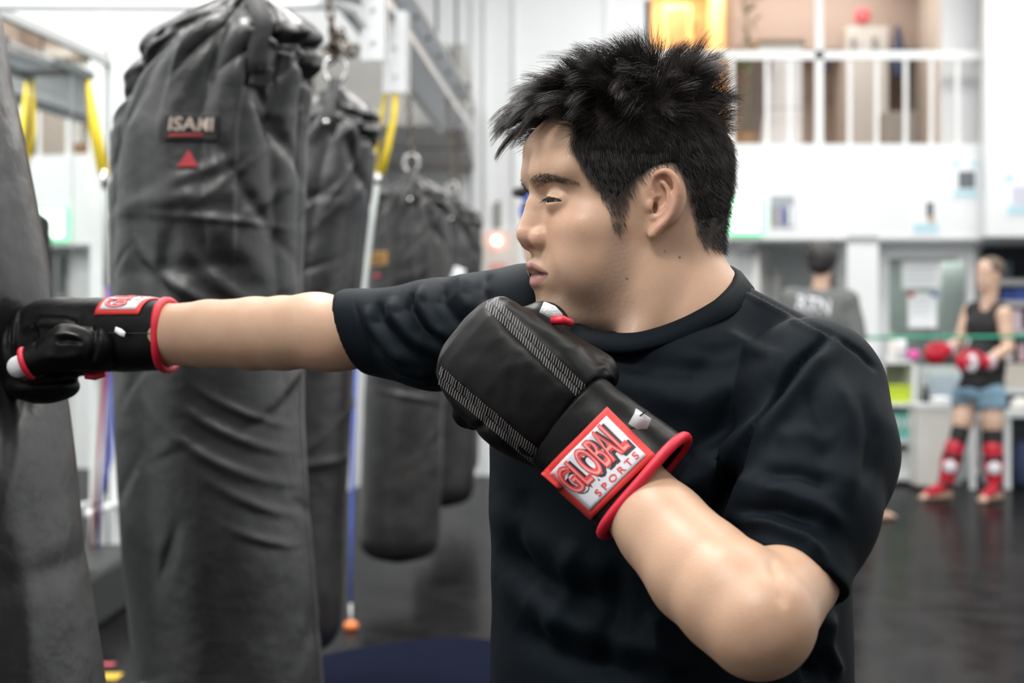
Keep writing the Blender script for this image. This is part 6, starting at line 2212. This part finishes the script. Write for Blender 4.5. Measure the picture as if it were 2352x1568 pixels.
# trousers below the shirt
PANTS = mat('black_shorts', (0.012, 0.012, 0.014), 0.6)
f = Field((-0.35, 1.05, 0.25), (0.7, 2.0, 0.76), 0.01)
f.add(ell(tp(0, 0.01, 0.68), (0.165, 0.145, 0.09)), 0.04)
for s, kx in ((1, tp(0.2, 0.2, 0.42)), (-1, tp(-0.22, 0.08, 0.42))):
    hip = tp(0.09 * s, 0, 0.7)
    f.add(cone(hip, hip.lerp(kx, 0.85), 0.11, 0.095), 0.03)
V, Q = f.mesh()
mesh_np('shorts', relax(V, Q, 2), Q, PANTS, BOX)

# ------------------------------------------------------------------ gloves
LEATHER = mat('black_leather', (0.004, 0.0038, 0.0038), 0.42, spec=0.14, bump=[(160, 0.06, 0.002), (700, 0.18, 0.0005)], rvar=(30, 0.33, 0.46))
PIPE = mat('red_piping', (0.62, 0.012, 0.035), 0.5, bump=(900, 0.3, 0.0005))
PATCHR = mat('patch_red', (0.66, 0.03, 0.025), 0.6, bump=(1200, 0.6, 0.0005))
PATCHW = mat('patch_white', (0.66, 0.66, 0.70), 0.65, bump=(1500, 0.3, 0.0003))
LETR = mat('letter_red', (0.68, 0.05, 0.05), 0.6)
LETP = mat('letter_pink', (0.74, 0.25, 0.24), 0.6)
LETB = mat('letter_black', (0.015, 0.015, 0.02), 0.6)
STITCH = mat('grey_thread', (0.18, 0.17, 0.165), 0.6)
WRAP = mat('white_wrap', (0.72, 0.72, 0.73), 0.8, bump=(700, 0.8, 0.0012))


def surf_sheet(name, m, fn, u0, u1, v0, v1, off, parent, n=16, thick=0.0012):
    b = MB()
    rows_ = []
    for i in range(n + 1):
        rows_.append([b.bm.verts.new(fn(u0 + (u1 - u0) * j / n, v0 + (v1 - v0) * i / n, off)) for j in range(n + 1)])
    for A, B in zip(rows_[:-1], rows_[1:]):
        for j in range(n): b.bm.faces.new((A[j], A[j + 1], B[j + 1], B[j]))
    o = b.build(name, m, parent, True)
    s_ = o.modifiers.new('s', 'SOLIDIFY')
    s_.thickness = thick
    s_.offset = 0
    return o


def patch_with_words(fn, parent):
    surf_sheet('patch_border', PATCHR, fn, 0, 1, 0, 1, 0.0012, parent)
    surf_sheet('patch', PATCHW, fn, 0.075, 0.925, 0.095, 0.905, 0.0019, parent)

    def word(name, body, m, uc, vc, w, h, off, bold, shear, du=0.0, dv=0.0, grow=0.0):
        V, F = text_mesh(body, 1.0, bold, shear)
        ext = V[:, :2].max(0) - V[:, :2].min(0)
        W = []
        for x, y, z in V:
            q = x / ext[0]
            yy = y / ext[1]
            gh = 1 + grow * q * 2
            W.append(fn(uc + q * w + du, vc + yy * h * gh + dv + 0.03 * grow * q, off))
        mesh_np(name, W, F, m, parent, False)
    word('lettering_shadow', 'GLOBAL', LETB, 0.5, 0.595, 0.80, 0.56, 0.0026, 0.075, 0.0, 0.012, -0.03, 0.10)
    word('lettering', 'GLOBAL', LETR, 0.5, 0.60, 0.78, 0.54, 0.0031, 0.05, 0.0, -0.008, 0.01, 0.10)
    word('lettering_highlight', 'GLOBAL', LETP, 0.5, 0.60, 0.755, 0.50, 0.0035, -0.012, 0.0, -0.008, 0.01, 0.10)
    word('small_lettering', 'S P O R T S', LETR, 0.56, 0.19, 0.62, 0.11, 0.0030, 0.02, 0.0)


# guard glove
GC, GK = at(1480, 1117, 1.325), at(1085, 770, 1.40)
GM = frame(GC, GK - GC, Vector((-0.595, 0, -0.80)))
GLEN = (GK - GC).length


def build_guard():
    f = Field((-0.11, 1.22, 0.94), (0.19, 1.52, 1.26), 0.0022)
    f.add(loft([(0.079, 0.040, 0.042, 0.028, 0.028, 2.6), (0.084, 0.049, 0.050, 0.036, 0.035, 2.6), (0.098, 0.052, 0.055, 0.041, 0.0395, 2.6), (0.118, 0.056, 0.060, 0.045, 0.042, 2.6), (0.145, 0.054, 0.060, 0.047, 0.043, 2.6), (0.17, 0.0495, 0.0575, 0.046, 0.041, 2.7), (0.19, 0.047, 0.0535, 0.041, 0.036, 2.7),
                (0.203, 0.045, 0.047, 0.034, 0.029, 2.6), (0.212, 0.034, 0.035, 0.024, 0.020, 2.4), (0.2165, 0.018, 0.018, 0.012, 0.01, 2.2)], GM), 0.004)
    # curled finger side and thumb, away from the camera
    f.add(cone(GM @ Vector((-0.045, -0.03, 0.17)), GM @ Vector((0.045, -0.03, 0.17)), 0.024, 0.022), 0.008)
    f.add(cone(GM @ Vector((-0.044, -0.014, 0.10)), GM @ Vector((-0.038, -0.024, 0.172)), 0.020, 0.016), 0.006)
    V, Q = f.mesh()
    V = relax(V, Q, 2, 0.5)
    N = normals_of(V, Q)
    V = crease(V, N, [
        ([(1118, 690), (1240, 808), (1355, 918)], 17, -0.0016), ([(1000, 855), (1120, 965), (1228, 1048)], 17, -0.0016),
        ([(1178, 655), (1215, 690), (1232, 680)], 7, -0.002), ([(1390, 860), (1340, 905), (1290, 965)], 10, -0.0022), ([(1060, 1000), (1095, 985), (1120, 970)], 8, -0.002), ([(1030, 930), (1060, 990), (1090, 1030)], 10, 0.002),
        ([(1410, 880), (1390, 850), (1370, 840)], 8, 0.002), ([(1160, 1010), (1190, 1050), (1240, 1075)], 10, -0.002)])
    V = V + normals_of(V, Q) * (0.0009 * vnoise(V * 26, 8, 2))[:, None]
    return V, Q


gv, gq = build_guard()
guard = mesh_np('glove', gv, gq, LEATHER, BOX)
guard['label'] = 'black padded glove with two rows of grey stitching held at the chin'
gtree = BVHTree.FromPolygons([Vector(v) for v in gv], [tuple(int(i) for i in q) for q in gq])


def cuff_mesh(name, M, tab, wall, parent, seed, slant=0.0):
    """open padded tube round the wrist"""
    n = 64
    rows_ = []
    T = np.array(tab)
    ts = np.linspace(T[0, 0], T[-1, 0], 26)
    prof = [(t, 0.0) for t in ts] + [(ts[-1], -wall)] + [(ts[0], -wall)]
    V = []
    for t, o in prof:
        I = [np.interp(t, T[:, 0], T[:, j]) for j in range(1, 6)]
        for k in range(n):
            a = 2 * math.pi * k / n
            c, s = math.cos(a), math.sin(a)
            ru, rv = (I[1] if c > 0 else I[0]), (I[3] if s > 0 else I[2])
            g = (abs(c / ru) ** I[4] + abs(s / rv) ** I[4]) ** (-1 / I[4])
            V.append(M @ Vector(((g + o) * c, (g + o) * s, t - slant * s * (1 - (t - T[0, 0]) / (T[-1, 0] - T[0, 0])))))
    V = np.array(V)
    R = len(prof)
    Q = []
    for i in range(R):
        i2 = (i + 1) % R
        for k in range(n):
            k2 = (k + 1) % n
            Q.append((i * n + k, i * n + k2, i2 * n + k2, i2 * n + k))
    Q = np.array(Q)
    V = V + normals_of(V, Q) * (0.0009 * vnoise(V * 30, seed, 2))[:, None]
    o_ = mesh_np(name, V, Q, LEATHER, parent)
    tr = BVHTree.FromPolygons([Vector(v) for v in V], [tuple(int(i) for i in q) for q in Q])
    rim = []
    I = T[0]
    for k in range(n):
        a = 2 * math.pi * k / n
        c, s = math.cos(a), math.sin(a)
        ru, rv = (I[2] if c > 0 else I[1]), (I[4] if s > 0 else I[3])
        g = (abs(c / ru) ** I[5] + abs(s / rv) ** I[5]) ** (-1 / I[5])
        rim.append(M @ Vector((g * c, g * s, I[0] - slant * s)))
    return o_, tr, rim


gtab = [(0.0, 0.053, 0.0520, 0.039, 0.0395, 2.5), (0.02, 0.0515, 0.0505, 0.037, 0.0375, 2.5), (0.045, 0.0485, 0.049, 0.035, 0.034, 2.5), (0.07, 0.047, 0.0485, 0.034, 0.0335, 2.5), (0.085, 0.0475, 0.048, 0.034, 0.033, 2.5)]
gcuff, gctree, grim = cuff_mesh('cuff', GM, gtab, 0.007, guard, 5, 0.005)
MB().tube(grim, 0.0046, 10, True).build('red_piping', PIPE, guard, True)
PA, PB, PC, PD = (1394, 936), (1506, 1046), (1359, 1191), (1243, 1087)


def gfn(u, v, off):
    x = (1 - u) * ((1 - v) * PC[0] + v * PD[0]) + u * ((1 - v) * PB[0] + v * PA[0])
    y = (1 - u) * ((1 - v) * PC[1] + v * PD[1]) + u * ((1 - v) * PB[1] + v * PA[1])
    p, n = cam_hit(gctree, x, y, off)
    return p if p is not None else at(x, y, 1.31)


patch_with_words(gfn, guard)
# two double rows of zigzag stitching
for (a, b) in (((1122, 692), (1352, 916)), ((1004, 857), (1226, 1046))):
    b_ = MB()
    d = Vector((b[0] - a[0], b[1] - a[1]))
    nrm = Vector((-d.y, d.x)).normalized()
    n = 44
    for k in range(n):
        for off_ in (-13, 11):
            c = Vector(a) + d * ((k + 0.5) / n) + nrm * off_ * 0.75
            h = Vector((2.0, -8.5))
            w = d.normalized() * 1.05
            ps = []
            for q in (-h - w, -h + w, h + w, h - w):
                p, nn = cam_hit(gtree, c.x + q.x, c.y + q.y, 0.0007)
                if p is None: break
                ps.append(b_.bm.verts.new(p))
            if len(ps) == 4: b_.bm.faces.new(ps)
    o_ = b_.build('stitching', STITCH, guard)
    s_ = o_.modifiers.new('s', 'SOLIDIFY')
    s_.thickness = 0.0007
# tag on the cuff edge, white strap and red trim by the thumb
p, n_ = cam_hit(gctree, 1462, 985, 0.0)
if p is None: p = at(1462, 985, 1.33)
MB().strip([p, p + Vector((0.004, -0.002, 0.008)), at(1478, 950, p.y - 0.004)], Vector((0.75, 0.1, -0.5)), [0.016, 0.015, 0.015], 0.0008).build('tag', PAPER, guard, True)
b_ = MB()
tg_ = at(1478, 950, p.y - 0.0055)
b_.strip([tg_ + Vector((-0.003, 0, -0.002)), tg_ + Vector((0.002, 0, 0.002))], Vector((0.7, 0, -0.5)), [0.0015, 0.0015], 0.0004)
b_.build('tag_mark', LETB, guard)
tt = GM @ Vector((-0.056, -0.03, 0.165))
MB().strip([at(1246, 705, 1.378), at(1268, 716, 1.372), at(1286, 733, 1.372)], Vector((0.4, -0.3, 0.9)), [0.010, 0.011, 0.010], 0.003).build('white_strap', WRAP, guard, True)
MB().tube([at(1270, 736, 1.372), at(1292, 735, 1.366), at(1312, 741, 1.376)], [0.0036, 0.0042, 0.003], 8).build('thumb_trim', PIPE, guard, True)

# punching glove
HC0, HC1, HK = at(384, 768, 1.847), at(228, 770, 1.884), at(12, 792, 1.936)
HMx = frame(HC0, HC1 - HC0, Vector((0, 0, 1)))
cl_ = (HC1 - HC0).length
FMx = frame(HC1, HK - HC1, Vector((0, 0, 1)))
fl_ = (HK - HC1).length


def build_punch():
    f = Field((-0.70, 1.76, 1.02), (-0.44, 2.02, 1.24), 0.0021)
    L_ = fl_
    f.add(loft([(-0.014, 0.036, 0.040, 0.03, 0.03, 2.4), (-0.004, 0.044, 0.044, 0.038, 0.036, 2.4), (0.02, 0.046, 0.046, 0.043, 0.040, 2.4), (0.05, 0.045, 0.050, 0.046, 0.040, 2.4), (0.075, 0.045, 0.050, 0.046, 0.040, 2.4), (0.095, 0.046, 0.042, 0.044, 0.036, 2.3), (0.107, 0.042, 0.03, 0.036, 0.03, 2.2), (0.115, 0.03, 0.016, 0.02, 0.02, 2.0)], FMx), 0.004)
    f.add(ell(at(98, 886, 1.885), (0.043, 0.036, 0.021)), 0.006)          # curled fingers
    f.add(ell(at(45, 820, 1.90), (0.027, 0.035, 0.045)), 0.008)
    chain(f, [at(225, 800, 1.842), at(150, 800, 1.835), at(78, 828, 1.838)], [0.026, 0.0265, 0.0185], 0.0035)     # thumb
    f.cut(ell(at(60, 835, 1.836), (0.008, 0.012, 0.011)), 0.002)
    V, Q = f.mesh()
    V = relax(V, Q, 2, 0.5)
    N = normals_of(V, Q)
    V = crease(V, N, [
        ([(45, 748), (90, 728), (150, 730), (200, 748), (228, 772)], 3.5, -0.0016), ([(50, 762), (95, 742), (150, 744), (205, 762)], 8, 0.0014), ([(78, 742), (84, 770), (78, 800)], 4, -0.0012),
        ([(215, 690), (221, 740), (218, 800), (205, 850)], 6, -0.0025), ([(120, 772), (150, 768), (185, 776)], 4, 0.002), ([(130, 785), (160, 780), (190, 786)], 5, -0.002),
        ([(34, 705), (22, 760), (22, 820)], 4, -0.0022), ([(45, 706), (33, 760), (31, 815)], 4, 0.0022), ([(22, 725), (12, 770), (14, 820)], 4, -0.002), ([(15, 870), (60, 880), (120, 872), (178, 868)], 5, -0.0028),
        ([(100, 815), (140, 822), (190, 815)], 10, 0.0018)])
    V = V + normals_of(V, Q) * (0.0011 * vnoise(V * 24, 18, 2))[:, None]
    return V, Q


pv, pq = build_punch()
punch = mesh_np('glove', pv, pq, LEATHER, BOX)
punch['label'] = 'black glove pressed into the heavy bag, white wrapped thumb showing'
htab = [(0.0, 0.040, 0.0385, 0.038, 0.040, 2.5), (0.012, 0.0412, 0.0402, 0.039, 0.0405, 2.5), (0.05, 0.0425, 0.0425, 0.040, 0.040, 2.5), (cl_ + 0.006, 0.043, 0.0435, 0.039, 0.039, 2.4)]
pcuff, pctree, prim_ = cuff_mesh('cuff', HMx, htab, 0.004, punch, 6, -0.010)
MB().tube(prim_, 0.0048, 10, True).build('red_piping', PIPE, punch, True)
hz = (HC1 - HC0).normalized()


def pfn(u, v, off):
    # u climbs from the camera side over the top, v runs towards the fist
    ang = math.radians(58 - 106 * u)
    t = 0.013 + 0.061 * v
    c = HC0 + hz * t
    d = Vector((0, 0, 1)) * math.cos(ang) + hz.cross(Vector((0, 0, 1))).normalized() * -math.sin(ang)
    if (hz.cross(Vector((0, 0, 1)))).y > 0: pass
    h = pctree.ray_cast(c + d * 0.2, -d)
    return h[0] + h[1] * off if h[0] is not None else c + d * 0.043


sgn = hz.cross(Vector((0, 0, 1)))
patch_with_words(pfn, punch)
MB().tube([at(196, 862, 1.862), at(218, 865, 1.862), at(240, 857, 1.862)], 0.0042, 8).build('red_trim', PIPE, punch, True)
# thumb opening
ta, tb = at(150, 800, 1.835), at(62, 834, 1.8365)
td = (tb - ta).normalized()
e1 = td.cross(Vector((0, 1, 0))).normalized()
e2 = td.cross(e1)
MB().tube([tb + td * 0.0 + (e1 * math.cos(a) + e2 * math.sin(a)) * 0.0165 for a in [2 * math.pi * k / 24 for k in range(24)]], 0.0036, 10, True).build('thumb_trim', PIPE, punch, True)
f = Field(tb - Vector((0.05, 0.05, 0.05)), tb + Vector((0.05, 0.05, 0.05)), 0.0016)
f.add(cone(tb - td * 0.012, tb + td * 0.011, 0.0135, 0.0125), 0.003)
V, Q = f.mesh()
mesh_np('thumb_wrap', V, Q, WRAP, punch)
p, n_ = cam_hit(pctree, 278, 762, 0.001)
MB().strip([p + Vector((-0.006, 0, 0.003)), p + Vector((0.001, -0.006, 0.0)), p + Vector((0.007, -0.009, -0.003))], Vector((0.2, 0.3, 1)), [0.006, 0.008, 0.006], 0.001).build('tag', PAPER, punch, True)
p0 = [cam_hit(pctree, 228 + k * 13, 764 + 0.2 * k, 0.0004)[0] for k in range(11)]
MB().tube([q for q in p0 if q is not None], 0.0007, 6).build('cuff_seam', LETB, punch, True)
